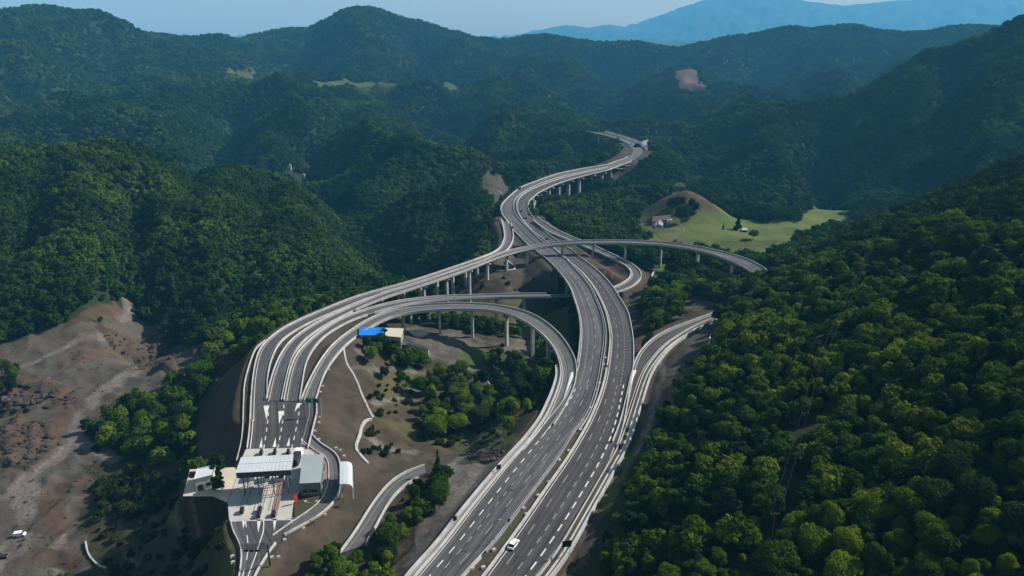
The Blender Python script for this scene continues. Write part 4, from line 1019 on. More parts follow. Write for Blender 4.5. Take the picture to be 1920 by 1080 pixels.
for r0, r1, sp, sc in ((70, 330, 3.55, .54), (330, 560, 4.4, .70), (560, 1000, 5.6, .92), (1000, 1800, 7.2, 1.15), (1800, 3600, 10.0, 1.35)):
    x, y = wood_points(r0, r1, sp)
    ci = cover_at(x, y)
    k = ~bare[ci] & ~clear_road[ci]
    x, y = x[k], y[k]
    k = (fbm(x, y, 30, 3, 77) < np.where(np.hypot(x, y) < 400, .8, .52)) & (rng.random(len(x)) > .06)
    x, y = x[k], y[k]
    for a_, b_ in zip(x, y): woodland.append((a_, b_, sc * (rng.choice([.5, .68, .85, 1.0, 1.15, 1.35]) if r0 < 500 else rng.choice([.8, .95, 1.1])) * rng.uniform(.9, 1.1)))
woodland = np.array(woodland)
wz = hz(woodland[:, 0], woodland[:, 1])
wd = np.hypot(woodland[:, 0], woodland[:, 1])
# the nearest in view stand as trees of their own
v_ = np.stack([woodland[:, 0], woodland[:, 1] * CP - (wz + 5 - CAM_H) * SP, woodland[:, 1] * SP + (wz + 5 - CAM_H) * CP], 1)
inview = (np.abs(v_[:, 0] / v_[:, 1]) < 960 / F * 1.03) & (np.abs(v_[:, 2] / v_[:, 1]) < 540 / F * 1.05)
cand = np.nonzero(inview & (wd < 330))[0]; cand = cand[np.argsort(v_[cand, 1])][:150]
own = np.zeros(len(woodland), bool); own[cand] = True
proto = []
for i in range(9):
    t = bpy.data.objects.new("broadleaf_tree", None)
    for nm_, me_ in (("crown", NEAR_CROWNS[i]), ("trunk", NEAR_TRUNKS[i % 3])):
        o = bpy.data.objects.new(nm_, me_); o.parent = t
    proto.append(t)
n_tree = 0
def plant(x, y, sc, label, group, cat="tree", i=None, z=None, sq=1.0):
    global n_tree
    t = proto[int(rng.choice([0, 1, 2, 3, 4, 5, 6, 7, 8])) if i is None else i]; n_tree += 1
    r = bpy.data.objects.new("broadleaf_tree", None); COL.objects.link(r)
    r.location = (x, y, float(hz(x, y)) if z is None else z); r.rotation_euler = (0, 0, random.uniform(0, 6.28)); r.scale = (sc, sc, sc * sq)
    r["label"] = label; r["category"] = cat; r["group"] = group
    for ch in t.children:
        c_ = ch.copy(); COL.objects.link(c_); c_.parent = r
    return r
for i in cand:
    u_ = 960 + v_[i, 0] / v_[i, 1] * F
    plant(woodland[i, 0], woodland[i, 1], woodland[i, 2] * 1.05, "leafy green tree in the dense wood covering the near right slope" if u_ > 1050 else "leafy tree in the dark wood left of the tolls",
          "trees of the near right wood" if u_ > 1050 else "trees of the left wood")
# trees of the hollow, the bank and the verges, surveyed stand by stand
def stand(px, sp, sc, label, group, seed=1, cat="tree", sq=1.0, cap=99):
    poly = np.array([G(u, v)[:2] for u, v in px]); g = np.random.default_rng(seed)
    x0, y0 = poly.min(0); x1, y1 = poly.max(0)
    xs, ys = np.meshgrid(np.arange(x0, x1, sp), np.arange(y0, y1, sp)); xs = xs.ravel() + g.uniform(-.4, .4, xs.size) * sp; ys = ys.ravel() + g.uniform(-.4, .4, ys.size) * sp
    k = inpoly(xs, ys, poly) & (road_d[cover_at(xs, ys)] > 3.5); out = list(zip(xs[k], ys[k]))[:cap]
    for x, y in out: plant(x, y, sc * g.uniform(.75, 1.2), label, group, cat, sq=sq)
    return len(out)
ns = [
 stand([(790,715),(860,700),(925,730),(930,790),(880,815),(800,830),(775,800)], 6.6, .74, "bushy tree in the big clump in the middle of the hollow", "trees of the middle clump", 2),
 stand([(905,680),(950,662),(990,690),(1000,735),(965,790),(945,790),(930,730)], 6.6, .72, "tree in the clump beside the stream bend", "trees beside the stream", 3),
 stand([(680,650),(735,648),(768,668),(745,692),(690,690)], 6.0, .6, "dark tree below the blue roof", "trees below the blue roof", 4),
 stand([(700,705),(770,712),(775,730),(710,730)], 7.0, .45, "small shadowed tree at the hollow's left edge", "small trees in the hollow", 5),
 stand([(540,1085),(600,1050),(690,1025),(715,1000),(760,975),(800,925),(838,915),(838,940),(790,1000),(740,1060),(715,1095)], 6.0, .56, "bushy tree on the verge between lower road and gravel", "trees on the lower verge", 6),
 stand([(585,1075),(640,1046),(700,1024),(738,1004),(738,1090),(585,1095)], 4.6, .56, "bushy tree at the very bottom in front of the small lower road", "trees at the bottom edge", 16),
 stand([(245,800),(300,765),(345,735),(380,700),(395,720),(368,785),(362,815),(335,845),(300,860),(240,862)], 7.6, .74, "tree on the shaded bank between quarry and tolls", "trees of the quarry bank", 7),
 stand([(1215,600),(1225,568),(1255,540),(1330,505),(1365,520),(1355,555),(1300,572),(1240,598)], 8.2, .82, "tree of the grove under the flyover's right end", "trees of the flyover grove", 8),
 stand([(-10,745),(-10,690),(35,690),(32,745)], 7, .7, "tree at the quarry's left edge", "trees at the quarry edge", 9),
]

# all the rest of the woodland, which nobody could count
rest = np.nonzero(~own)[0]
kinds_col = bpy.data.collections.new("woodland_kinds")
kind_objs = []
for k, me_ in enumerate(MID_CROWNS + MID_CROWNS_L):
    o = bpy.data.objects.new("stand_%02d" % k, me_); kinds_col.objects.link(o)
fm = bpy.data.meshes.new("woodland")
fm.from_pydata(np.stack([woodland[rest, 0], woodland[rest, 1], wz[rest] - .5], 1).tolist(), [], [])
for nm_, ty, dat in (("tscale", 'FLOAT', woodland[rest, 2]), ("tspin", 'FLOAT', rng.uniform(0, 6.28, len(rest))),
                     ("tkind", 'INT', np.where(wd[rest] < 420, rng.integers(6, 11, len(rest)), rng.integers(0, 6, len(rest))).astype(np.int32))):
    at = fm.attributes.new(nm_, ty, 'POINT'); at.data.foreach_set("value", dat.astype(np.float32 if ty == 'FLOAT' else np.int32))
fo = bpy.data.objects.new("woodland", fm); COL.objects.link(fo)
fo["kind"] = "stuff"; fo["label"] = "dense green forest covering the hills round the interchange"
ng = bpy.data.node_groups.new("grow_woodland", 'GeometryNodeTree')
ng.interface.new_socket("Geometry", in_out='INPUT', socket_type='NodeSocketGeometry')
ng.interface.new_socket("Geometry", in_out='OUTPUT', socket_type='NodeSocketGeometry')
gi, go = ng.nodes.new("NodeGroupInput"), ng.nodes.new("NodeGroupOutput")
iop = ng.nodes.new("GeometryNodeInstanceOnPoints"); ci_ = ng.nodes.new("GeometryNodeCollectionInfo")
ci_.inputs[0].default_value = kinds_col; ci_.inputs["Separate Children"].default_value = True; ci_.inputs["Reset Children"].default_value = True
def attr(nm_, ty):
    a_ = ng.nodes.new("GeometryNodeInputNamedAttribute"); a_.data_type = ty; a_.inputs[0].default_value = nm_; return a_.outputs[0]
ng.links.new(gi.outputs[0], iop.inputs["Points"]); ng.links.new(ci_.outputs[0], iop.inputs["Instance"])
iop.inputs["Pick Instance"].default_value = True
ng.links.new(attr("tkind", 'INT'), iop.inputs["Instance Index"])
cx_ = ng.nodes.new("ShaderNodeCombineXYZ"); ng.links.new(attr("tspin", 'FLOAT'), cx_.inputs[2]); ng.links.new(cx_.outputs[0], iop.inputs["Rotation"])
ng.links.new(attr("tscale", 'FLOAT'), iop.inputs["Scale"])
ng.links.new(iop.outputs[0], go.inputs[0])
md = fo.modifiers.new("grow", 'NODES'); md.node_group = ng


# ------------------------------------------------------------------ toll plaza
def slab(name, px, z, t, mat, parent=None):
    mb = MB(); base = [P(u, v, z) for u, v in px]; mb.prism([(q[0], q[1]) for q in base], z - t, z)
    return mb.build(name, mat, parent)
setting(slab("plaza_pad", [(461,842),(577,839),(590,850),(575,900),(550,942),(546,975),(430,978),(427,942),(443,897),(444,880)], 0.02, .3, M_conc_pale))
setting(slab("yard_pad", [(356,880),(439,876),(443,880),(442,897),(426,941),(399,929),(343,930)], 0.0, .3, M_conc_cream))
setting(slab("office_kerb", [(576,840),(608,850),(617,864),(618,900),(608,934),(598,944),(605,920),(609,870),(604,858),(590,850)], 0.04, .3, M_redpave))
setting(slab("office_bed", [(556,931),(602,924),(600,943),(586,955),(552,972),(551,945)], 0.05, .3, M_soilstrip))

def world_quad(px, z): return [Vector(P(u, v, z)) for u, v in px]
def inset(q, d):
    c = sum(q, Vector()) / len(q); return [p + (c - p).normalized() * d for p in q]
# big canopy
CZ = 9.4
Q = world_quad([(443,886),(545,880.5),(549,852.5),(453,857.5)], CZ)
cen = sum(Q, Vector()) / 4; cen.z = 0
t = thing("toll_canopy", "large toll canopy with long pale ribbed roof and dark fascia", "canopy", cen)
mb = MB(); mb.prism([(p.x, p.y) for p in Q], CZ - 2.0, CZ - .15); mb.build("fascia", M_walldark, t)
mb = MB(); mb.prism([(p.x, p.y) for p in inset(Q, -.25)], CZ - .14, CZ)
for k in range(1, 14):
    f = k / 14; a_, b_ = Q[0].lerp(Q[1], f), Q[3].lerp(Q[2], f); d_ = (b_ - a_)
    mb.box(((a_.x + b_.x) / 2, (a_.y + b_.y) / 2, CZ + .03), (.12, d_.length, .06), math.atan2(d_.y, d_.x) - math.pi / 2)
a_, b_ = Q[0].lerp(Q[3], .56), Q[1].lerp(Q[2], .56); d_ = b_ - a_
mb.box(((a_.x + b_.x) / 2, (a_.y + b_.y) / 2, CZ + .05), (d_.length, .35, .10), math.atan2(d_.y, d_.x))
mb.build("roof", M_roof, t)
isl = []
for f in (.08, .35, .63, .90):
    for g_ in (.2, .8):
        p = (Q[0].lerp(Q[1], f)).lerp(Q[3].lerp(Q[2], f), g_)
        mb = MB(); mb.tube((p.x, p.y, -.2), (p.x, p.y, CZ - 1.9), .2, n=10); mb.build("column", M_officewall, t)
# lane islands, each with its booth, bumper post and arm
for k, (a_px, b_px, lab) in enumerate([((452,968),(492,846),"leftmost toll lane island with dark bumper post and barrier arm"), ((484,975),(517,845),"middle toll lane island with two dark bumper posts and barrier arm"), ((512,974),(542,845),"rightmost toll lane island, the longest, with pink kerb and booth")]):
    a_, b_ = Vector(P(*a_px, 0)), Vector(P(*b_px, 0)); d_ = (b_ - a_); L_ = d_.length; ang = math.atan2(d_.y, d_.x); u_ = d_ / L_; n_ = Vector((-u_.y, u_.x, 0))
    t = thing("toll_island", lab, "traffic island", a_, "toll lane islands")
    mb = MB(); pts = []
    for q, w_ in ((0, .15), (1.2, .9), (L_ - 1.2, .9), (L_, .15)): pts.append((q, w_))
    outl = [a_ + u_ * q + n_ * w_ for q, w_ in pts] + [a_ + u_ * q - n_ * w_ for q, w_ in reversed(pts)]
    mb.prism([(p.x, p.y) for p in outl][::-1], -.1, .2); mb.build("kerb", M_conc if k < 2 else M_redpave, t)
    for q in ((1.8, L_ - 2.0) if k != 1 else (1.6, 4.0, L_ - 2.0)):
        p = a_ + u_ * q; mb = MB(); mb.box((p.x, p.y, .8), (2.4, 1.0, 1.3), ang, .85); mb.box((p.x, p.y, 1.6), (.5, .5, .5), ang); mb.build("bumper_post", M_dark, t)
    for s_ in (-1, 1):
        mb = MB(); p0, p1 = a_ + u_ * 5 + n_ * .75 * s_, a_ + u_ * (L_ * .48) + n_ * .75 * s_
        mb.tube((p0.x, p0.y, 1.0), (p1.x, p1.y, 1.0), .07, n=6); mb.tube((p0.x, p0.y, .1), (p0.x, p0.y, 1.0), .07, n=6); mb.tube((p1.x, p1.y, .1), (p1.x, p1.y, 1.0), .07, n=6); mb.build("handrail", M_dark, t)
    p = a_ + u_ * (L_ * .34); q = p + n_ * -3.1
    mb = MB(); mb.tube((p.x, p.y, 1.05), (q.x, q.y, 1.05), .06, n=6); mb.build("barrier_arm", M_red, t)
    c_ = a_ + u_ * (L_ * .55)
    bt = thing("toll_booth", ("left " if k == 0 else "middle " if k == 1 else "right ") + "glazed toll booth in the shade under the canopy", "booth", c_, "toll booths under the canopy")
    mb = MB(); mb.box((c_.x, c_.y, .8), (3.4, 1.6, 1.2), ang); mb.build("wall", M_wallwhite, bt)
    mb = MB(); mb.box((c_.x, c_.y, 1.95), (3.3, 1.5, 1.1), ang); mb.build("window", M_glass, bt)
    mb = MB(); mb.box((c_.x, c_.y, 2.6), (3.7, 1.9, .2), ang); mb.build("roof", M_roof, bt)
def house(name, label, cat, roof_px, z, base, wallm, roofm, over=.25, parapet=0.0, windows=(), doors=(), group=None, gable=0.0, ridge_axis=0):
    """flat or gabled building under the roof outline (front-left, front-right, back-right, back-left)"""
    q = world_quad(roof_px, z); cen = sum(q, Vector()) / 4; cen.z = base
    t = thing(name, label, cat, cen, group); wq = inset(q, over)
    mb = MB(); mb.prism([(p.x, p.y) for p in wq], base - .5, z - .05); mb.build("wall", wallm, t)
    mb = MB()
    if gable:
        r0 = (q[0] + q[3]) / 2 if ridge_axis == 0 else (q[0] + q[1]) / 2; r1 = (q[1] + q[2]) / 2 if ridge_axis == 0 else (q[3] + q[2]) / 2
        r0 = r0.copy(); r1 = r1.copy(); r0.z += gable; r1.z += gable
        if ridge_axis == 0: mb.add([*q, r0, r1], [(0, 1, 5, 4), (2, 3, 4, 5), (1, 2, 5), (3, 0, 4), (3, 2, 1, 0)])
        else: mb.add([*q, r0, r1], [(1, 2, 5, 4), (3, 0, 4, 5), (0, 1, 4), (2, 3, 5), (3, 2, 1, 0)])
    else:
        mb.prism([(p.x, p.y) for p in q], z - .04, z + .12)
        if parapet:
            for i in range(4):
                a_, b_ = q[i], q[(i + 1) % 4]; d_ = b_ - a_
                mb.box(((a_.x + b_.x) / 2, (a_.y + b_.y) / 2, z + .12 + parapet / 2), (d_.length, .22, parapet - .01 * i), math.atan2(d_.y, d_.x))
    mb.build("roof", roofm, t)
    for kind, lst, hgt, sill, mt in (("window", windows, 1.1, 1.1, M_glass), ("door", doors, 2.1, 0.0, M_signback)):
        for side, f, w_ in lst:
            a_, b_ = wq[side], wq[(side + 1) % 4]; d_ = (b_ - a_).normalized(); p = a_.lerp(b_, f); nn = Vector((d_.y, -d_.x, 0))
            c_ = p + nn * .03; ang = math.atan2(d_.y, d_.x)
            mb = MB(); mb.box((c_.x, c_.y, base + sill + hgt / 2), (w_, .12, hgt), ang); o = mb.build(kind, mt, t)
            if kind == "window":
                mb = MB(); mb.box((c_.x, c_.y, base + sill - .06), (w_ + .2, .22, .1), ang); s_ = mb.build("sill", M_wallwhite, None); s_.parent = o; s_.matrix_parent_inverse.identity(); s_.location = (0, 0, 0)
    return t
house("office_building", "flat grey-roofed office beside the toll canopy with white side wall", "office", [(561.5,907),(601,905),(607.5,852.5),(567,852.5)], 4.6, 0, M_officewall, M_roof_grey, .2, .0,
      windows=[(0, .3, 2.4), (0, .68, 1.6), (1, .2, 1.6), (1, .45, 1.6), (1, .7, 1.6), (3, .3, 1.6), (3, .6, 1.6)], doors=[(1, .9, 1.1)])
house("utility_building", "small pale-roofed utility building on the cream pad left of the tolls", "building", [(364,900),(400,891),(405,873.5),(371,880)], 4.3, 0, M_wallwhite, M_roof, .15, .25, windows=[(0, .7, 1.4)], doors=[(0, .25, 1.6)])
# weighing shelter with a rounded roof
Q = world_quad([(637,907.5),(661,908.5),(660,866),(637,865.5)], 5.0); cen = sum(Q, Vector()) / 4; cen.z = 0
t = thing("truck_shelter", "white barrel-roofed shelter over the service road right of the office", "shelter", cen)
mb = MB(); prof = [(0.0, 0.0), (.35, .12), (.62, .1), (.8, -.05), (.93, -.45), (1.0, -1.3), (.985, -1.3), (.9, -.5), (.78, -.17), (.6, -.02), (.35, 0), (0, -.12)]
vs = []
for s_ in (0, 1):
    a_, b_ = (Q[0], Q[1]) if s_ == 0 else (Q[3], Q[2])
    for f, h_ in prof: p = a_.lerp(b_, f); vs.append((p.x, p.y, 5.0 + h_))
m_ = len(prof)
mb.add(vs, [tuple(reversed(range(m_))), tuple(range(m_, 2 * m_))] + [(i, (i + 1) % m_, m_ + (i + 1) % m_, m_ + i) for i in range(m_)]); mb.build("roof", M_roof, t)
for f in (.04, .5, .96):
    for g_, hh in ((.06, 4.95), (.97, 4.0)):
        p = Q[0].lerp(Q[3], f).lerp(Q[1].lerp(Q[2], f), g_); mb = MB(); mb.tube((p.x, p.y, -.3), (p.x, p.y, hh), .14, n=8); mb.build("column", M_wallwhite, t)

# ------------------------------------------------------------------ signs, posts, blocks
def post_sign(name, label, px, pz, w, h, zc, mat, facing=0.0, two=False, board=None, group=None):
    p = G(*px) if pz is None else P(*px, pz)
    t = thing(name, label, "road sign", p, group); ca, sa = math.cos(facing), math.sin(facing)
    for s_ in ((-w * .35, w * .35) if two else (0,)):
        mb = MB(); mb.tube((p[0] + ca * s_, p[1] + sa * s_ + .12, p[2] - .6), (p[0] + ca * s_, p[1] + sa * s_ + .12, p[2] + zc + h * .4), .09, n=8); mb.build("post", M_rail, t)
    mb = MB(); mb.box((p[0], p[1], p[2] + zc), (w, .1, h), facing); mb.build("panel", mat, t)
    return t
post_sign("road_sign", "big dark sign back on two posts beside the right carriageway near the white car", (1062,1047), None, 2.6, 2.0, 4.4, M_signback, .2, True)
post_sign("road_sign", "small dark sign at the left motorway edge above the gravel bank, nearer one", (853,984), None, 1.3, 1.6, 2.2, M_signback, .5)
post_sign("road_sign", "small dark square sign at the left motorway edge where the gravel meets the hollow", (935,888), None, 1.6, 1.7, 2.4, M_signback, .5)
post_sign("road_sign", "small dark marker in the near end of the median", (954,982), 0, .8, 1.0, 1.2, M_signback, .5)
post_sign("gore_sign", "dark crash cushion sign at the gore of the northern slip road", (961,431), -12.5, 1.6, 1.6, 1.8, M_signback, .1)
post_sign("notice_board", "tall red notice panel at the corner of the office", (556,944), 0, 1.1, 2.3, 2.1, M_red, .9)
# cantilever sign over the loop lane
p = P(603, 779, 0); t = thing("overhead_sign", "green cantilever direction sign above the pale loop lane by the brown slope", "road sign", p)
mb = MB(); mb.tube((p[0], p[1], -.5), (p[0], p[1], 7.0), .2, .16, n=10); mb.build("post", M_rail, t)
e_ = P(572.5, 751, 6.6); mb = MB(); mb.tube((p[0], p[1], 6.7), (e_[0], p[1], 6.7), .14, n=8); mb.tube((p[0], p[1], 5.8), (e_[0], p[1], 5.8), .1, n=8); mb.build("arm", M_rail, t)
for x0, x1, lab in ((.0, .40, None), (.47, .88, None)):
    a_ = e_[0] + (p[0] - e_[0]) * x0; b_ = e_[0] + (p[0] - e_[0]) * x1
    mb = MB(); mb.box(((a_ + b_) / 2, p[1] - .25, 6.25), (b_ - a_, .12, 1.75)); o = mb.build("panel", M_green, t)
# gantry over the exit road
a_, b_ = P(453, 1052, 0), P(503, 1066, 0); a_[1] = b_[1] = (a_[1] + b_[1]) / 2
t = thing("sign_gantry", "dark gantry spanning the toll exit road at the bottom of the plaza", "gantry", (a_ + b_) / 2)
for q in (a_, b_):
    mb = MB(); mb.box((q[0], q[1], 3.0), (.35, .35, 7.0)); mb.build("post", M_dark, t)
mb = MB()
for zz, yy in ((6.4, -.3), (6.4, .3), (5.5, -.3), (5.5, .3)): mb.tube((a_[0], a_[1] + yy, zz), (b_[0], b_[1] + yy, zz), .07, n=6)
for k in range(13):
    x_ = a_[0] + (b_[0] - a_[0]) * k / 12; mb.tube((x_, a_[1] - .3, 5.5 if k % 2 else 6.4), (x_ + (b_[0] - a_[0]) / 12 * (k < 12), a_[1] - .3, 6.4 if k % 2 else 5.5), .04, n=5)
mb.build("truss", M_dark, t)
for f in (.3, .48, .66):
    mb = MB(); mb.box((a_[0] + (b_[0] - a_[0]) * f, a_[1] - .45, 4.9), (1.1, .12, .7)); mb.build("signal", M_signback, t)
def lamp(px, z, h, label, lean=1):
    p = P(*px, z); t = thing("lamp_post", label, "lamp post", p, "slim lamp posts")
    mb = MB(); mb.tube((p[0], p[1], -.5 + z), (p[0], p[1], z + h), .11, .06, n=8); mb.build("pole", M_rail, t)
    mb = MB(); mb.tube((p[0], p[1], z + h - .05), (p[0] + 1.3 * lean, p[1], z + h + .2), .05, n=6); mb.build("arm", M_rail, t)
    mb = MB(); mb.box((p[0] + 1.6 * lean, p[1], z + h + .2), (.9, .32, .14)); mb.build("lamp_head", M_rail, t)
lamp((1009,907), 0, 7.5, "slim lamp post in the median, the farther of the two near the white car")
lamp((927,1018), 0, 7.5, "slim lamp post in the median just left of the white car")
lamp((591,976), 0, 6.0, "slim lamp post at the service road bend below the office", -1)
lamp((541,1006), 0, 6.0, "slim lamp post beside the toll exit road")
def block(px, z, label, group, s=(1.3, .9, .5), mat=None):
    p = P(*px, z) if z is not None else G(*px)
    mb = MB(); x, y, zz = p; mb.box((x, y, zz + s[2] / 2 - .15), (s[0], s[1], s[2] + .3), .5, .85); mb.box((x, y, zz + s[2] + .04), (s[0] * .7, s[1] * .7, .1), .5)
    o = mb.build("drain_block", mat or M_conc); tag(o, label, "block", group)
for q in [(1049,864),(1066,846),(1029,905),(1009,930),(982,954),(926,1032),(886,1067),(906,1065),(987,965),(1092,790),(1107,766),(1089,807),(1117,732),(1124,719),(1132,684),(1135,672)]:
    block(q, 0, "small pale block in the brown median strip", "pale blocks in the median")
for q in [(617,694),(605,725),(601,736),(599,784),(598,794),(591,809),(598,825),(630,841),(638,845),(645,857)]:
    block(q, None, "small pale drain block along the edge of the brown slope", "pale drain blocks by the brown slope", (1.2, .8, .35))
for q in [(573,942),(569,991),(534,1015),(609,966),(594,942),(510,1048),(522,1045),(436,1046),(437,1057)]:
    block(q, None, "small pale drain block beside the toll exit roads", "pale drain blocks by the exit roads", (1.2, .8, .35))

# ------------------------------------------------------------------ vehicles
def car(label, p, ang, paint, kind="car", L_=4.4, W=1.8, H=1.45):
    t = thing("parked_car" if False else kind, label, "car" if kind == "car" else "van" if kind == "van" else "truck", p)
    ca, sa = math.cos(ang), math.sin(ang)
    def prof(mb, side, w, wt=None, zt_=None):
        n_ = len(side); vs = []
        for s_ in (-1, 1):
            for x, z in side:
                ww = w if (wt is None or z < zt_) else wt
                vs.append((p[0] + x * ca - s_ * ww * sa, p[1] + x * sa + s_ * ww * ca, p[2] + z))
        mb.add(vs, [tuple(range(n_)), tuple(reversed(range(n_, 2 * n_)))] + [((i + 1) % n_, i, n_ + i, n_ + (i + 1) % n_) for i in range(n_)])
    h = L_ / 2
    if kind == "car":
        body = [(-h, .35), (-h * .97, .75), (-h * .55, .92), (h * .35, .88), (h * .9, .72), (h, .5), (h * .98, .25), (-h * .98, .22)]
        cab = [(-h * .86, .86), (-h * .62, H * .97), (-h * .1, H), (h * .12, H * .95), (h * .48, .86)]
        roof = [(-h * .60, H * .98), (-h * .1, H + .02), (h * .10, H * .97), (h * .08, H * .93), (-h * .1, H * .96), (-h * .58, H * .94)]
    else:
        body = [(-h, .35), (-h, H * .96), (-h * .9, H), (h * .45, H), (h * .62, H * .62), (h * .95, H * .5), (h, .45), (h * .98, .3)]
        cab = [(h * .30, H * .62), (h * .43, H * .985), (h * .46, H * .985), (h * .645, H * .62)]
        roof = None
    mb = MB(); prof(mb, body, W / 2); mb.build("body", paint, t)
    mb = MB(); prof(mb, cab, W / 2 * (.92 if kind == "car" else 1.01), W / 2 * .76 if kind == "car" else None, H * .9); mb.build("windows", M_glass, t)
    if roof: mb = MB(); prof(mb, roof, W / 2 * .79); mb.build("roof", paint, t)
    for sx in (-.62, .62):
        for sy in (-1, 1):
            c_ = (p[0] + sx * h * ca - sy * W * .47 * sa, p[1] + sx * h * sa + sy * W * .47 * ca, p[2] + .33)
            mb = MB(); d_ = (-sa * .11, ca * .11); mb.tube((c_[0] - d_[0], c_[1] - d_[1], c_[2]), (c_[0] + d_[0], c_[1] + d_[1], c_[2]), .33, n=12); mb.build("wheel", M_tyre, t)
    for sy in (-.33, .33):
        mb = MB(); x_ = h * .985; mb.box((p[0] + x_ * ca - sy * W * sa, p[1] + x_ * sa + sy * W * ca, p[2] + .58), (.08, .32, .16), ang); mb.build("headlight", M_wallwhite, t)
    return t
def along(a, b, frac, v):
    c = a + (b - a) * frac; d = np.array([ (CAM_H - q[2]) for q in c]); yy = 540 - 0 * d
    vv = np.array([540 + F * ((q[1] * SP - (q[2] - CAM_H) * -1 * -CP) if False else -(q[1] * SP + (q[2] - CAM_H) * CP)) / (q[1] * CP - (q[2] - CAM_H) * SP) for q in c])
    i = int(np.argmin(abs(vv - v))); i = min(max(i, 1), len(c) - 2); t_ = c[i + 1] - c[i - 1]
    return c[i] + np.array([0, 0, .02]), math.atan2(t_[1], t_[0])
p, a_ = along(RCa, RCb, .10, 1024); car("white car driving beside the concrete median barrier", p, a_, M_carwhite)
p, a_ = along(RCa, RCb, .30, 396); car("dark car far up the right carriageway, the farther of two before the bend", p, a_, M_cardark)
p, a_ = along(RCa, RCb, .32, 409); car("dark car far up the right carriageway, the nearer of two before the bend", p, a_, M_cardark)
p, a_ = along(RCa, RCb, .3, 448); car("dark car on the right carriageway just beyond the flyover", p, a_, M_cardark)
p, a_ = along(LCa, LCb, .12, 354.5); car("black van at the left edge where the far viaduct begins", p, a_, M_cardark, "van", 5.2, 2.0, 2.2)
p, a_ = along(FAa, FAb, .3, 271); car("tiny dark car on the bend before the tunnel", p, a_ + math.pi, M_cardark)
car("white van parked on the quarry dirt with its shadow on the left", G(38, 1006), .2, M_carwhite, "van", 3.7, 1.6, 1.7)
car("dark car at the bottom left corner of the quarry", G(2, 1048), .3, M_cardark)
p = P(556, 866, 0); t = thing("lorry", "white cabbed lorry waiting behind the toll canopy beside the office", "truck", p)
mb = MB(); mb.box((p[0], p[1] + 3.4, 1.6), (2.4, 2.2, 2.4), 0, .92); mb.build("cab", M_carwhite, t)
mb = MB(); mb.box((p[0], p[1] + 4.45, 2.0), (2.1, .12, .9)); mb.build("windscreen", M_glass, t)
mb = MB(); mb.box((p[0], p[1] - .6, 1.55), (2.4, 5.2, 2.1)); mb.build("body", M_dark, t)
for dx in (-1.1, 1.1):
    for dy in (3.4, -.6, -2.2):
        mb = MB(); mb.tube((p[0] + dx - .15, p[1] + dy, .5), (p[0] + dx + .15, p[1] + dy, .5), .5, n=12); mb.build("wheel", M_tyre, t)

# ------------------------------------------------------------------ sheds and houses
zb = float(G(700, 636)[2])
house("blue_shed", "low shed with bright blue sheet roof beside the loop ramp", "shed", [(673,629),(718,629),(722,614.5),(674,614.5)], zb + 3.4, zb - 1, M_conc_grey, M_blue, .3, doors=[(0, .5, 2.2)], windows=[(0, .2, 1.2), (0, .8, 1.2)])
house("pale_shed", "open pale-roofed lean-to adjoining the blue shed", "shed", [(722,630),(752,633),(757,616),(722,615)], zb + 2.9, zb - 1, M_conc_grey, M_conc_cream, .4, doors=[(0, .5, 2.0)])
q = G(784, 655)
house("dark_shed", "long narrow dark-roofed shed with white doors below the gravel yard", "shed", [(762,645),(804,657),(805,652),(762,639)], float(G(783, 655)[2]) + 2.6, float(G(783, 655)[2]) - 1, M_wallwhite, M_walldark, .2, doors=[(0, .3, 1.2), (0, .6, 1.2)])
p = G(785, 626); t = thing("concrete_footing", "pale oval concrete footing with three steel rods on the gravel yard", "footing", p)
mb = MB(); outl = [(p[0] + 4.6 * math.cos(a) * (1 + .2 * math.sin(3 * a)), p[1] + 4.2 * math.sin(a)) for a in [i * math.pi / 8 for i in range(16)]]
mb.prism(outl, p[2] - 1, p[2] + .9); mb.build("slab", M_conc_cream, t)
for dx in (-1.5, 0, 1.4):
    mb = MB(); mb.tube((p[0] + dx, p[1], p[2] + .8), (p[0] + dx, p[1], p[2] + 6.5), .1, n=6); mb.build("rod", M_rail, t)
zh = float(G(1240, 424)[2])
house("farmhouse", "long farmhouse with dark purple roof on the meadow left of the round tree", "house", [(1222,415),(1257,411),(1258,405),(1226,407)], zh + 4.0, zh - 1.5, M_pinkwall, M_rooftile, .3, windows=[(0, .3, 1.4), (0, .6, 1.4)], doors=[(0, .8, 1.2)], gable=2.6)
house("farmhouse", "smaller house with reddish wall in front of the long farmhouse", "house", [(1227,425),(1243,424),(1244,416),(1228,417)], zh + 3.2, zh - 1.5, M_pinkwall, nmat("grey_roof_tile", (.2, .2, .24), .8), .3, windows=[(0, .4, 1.2)], doors=[(1, .4, 1.2)], gable=2.0, ridge_axis=1)
house("white_shed", "small white shed between the farmhouse and the round tree", "shed", [(1250,416),(1259,415),(1260,410),(1251,410.5)], zh + 3.0, zh - 1, M_wallwhite, M_conc, .2, doors=[(0, .5, 1.2)], gable=1.0)
zh2 = float(G(1396, 433)[2])
house("meadow_hut", "tiny white-roofed hut on the meadow right of the conifer", "hut", [(1391,431.5),(1401,431.5),(1400,427.5),(1392,427.5)], zh2 + 2.2, zh2 - .5, M_walldark, M_conc, .2, doors=[(0, .5, 1.0)], gable=1.2)
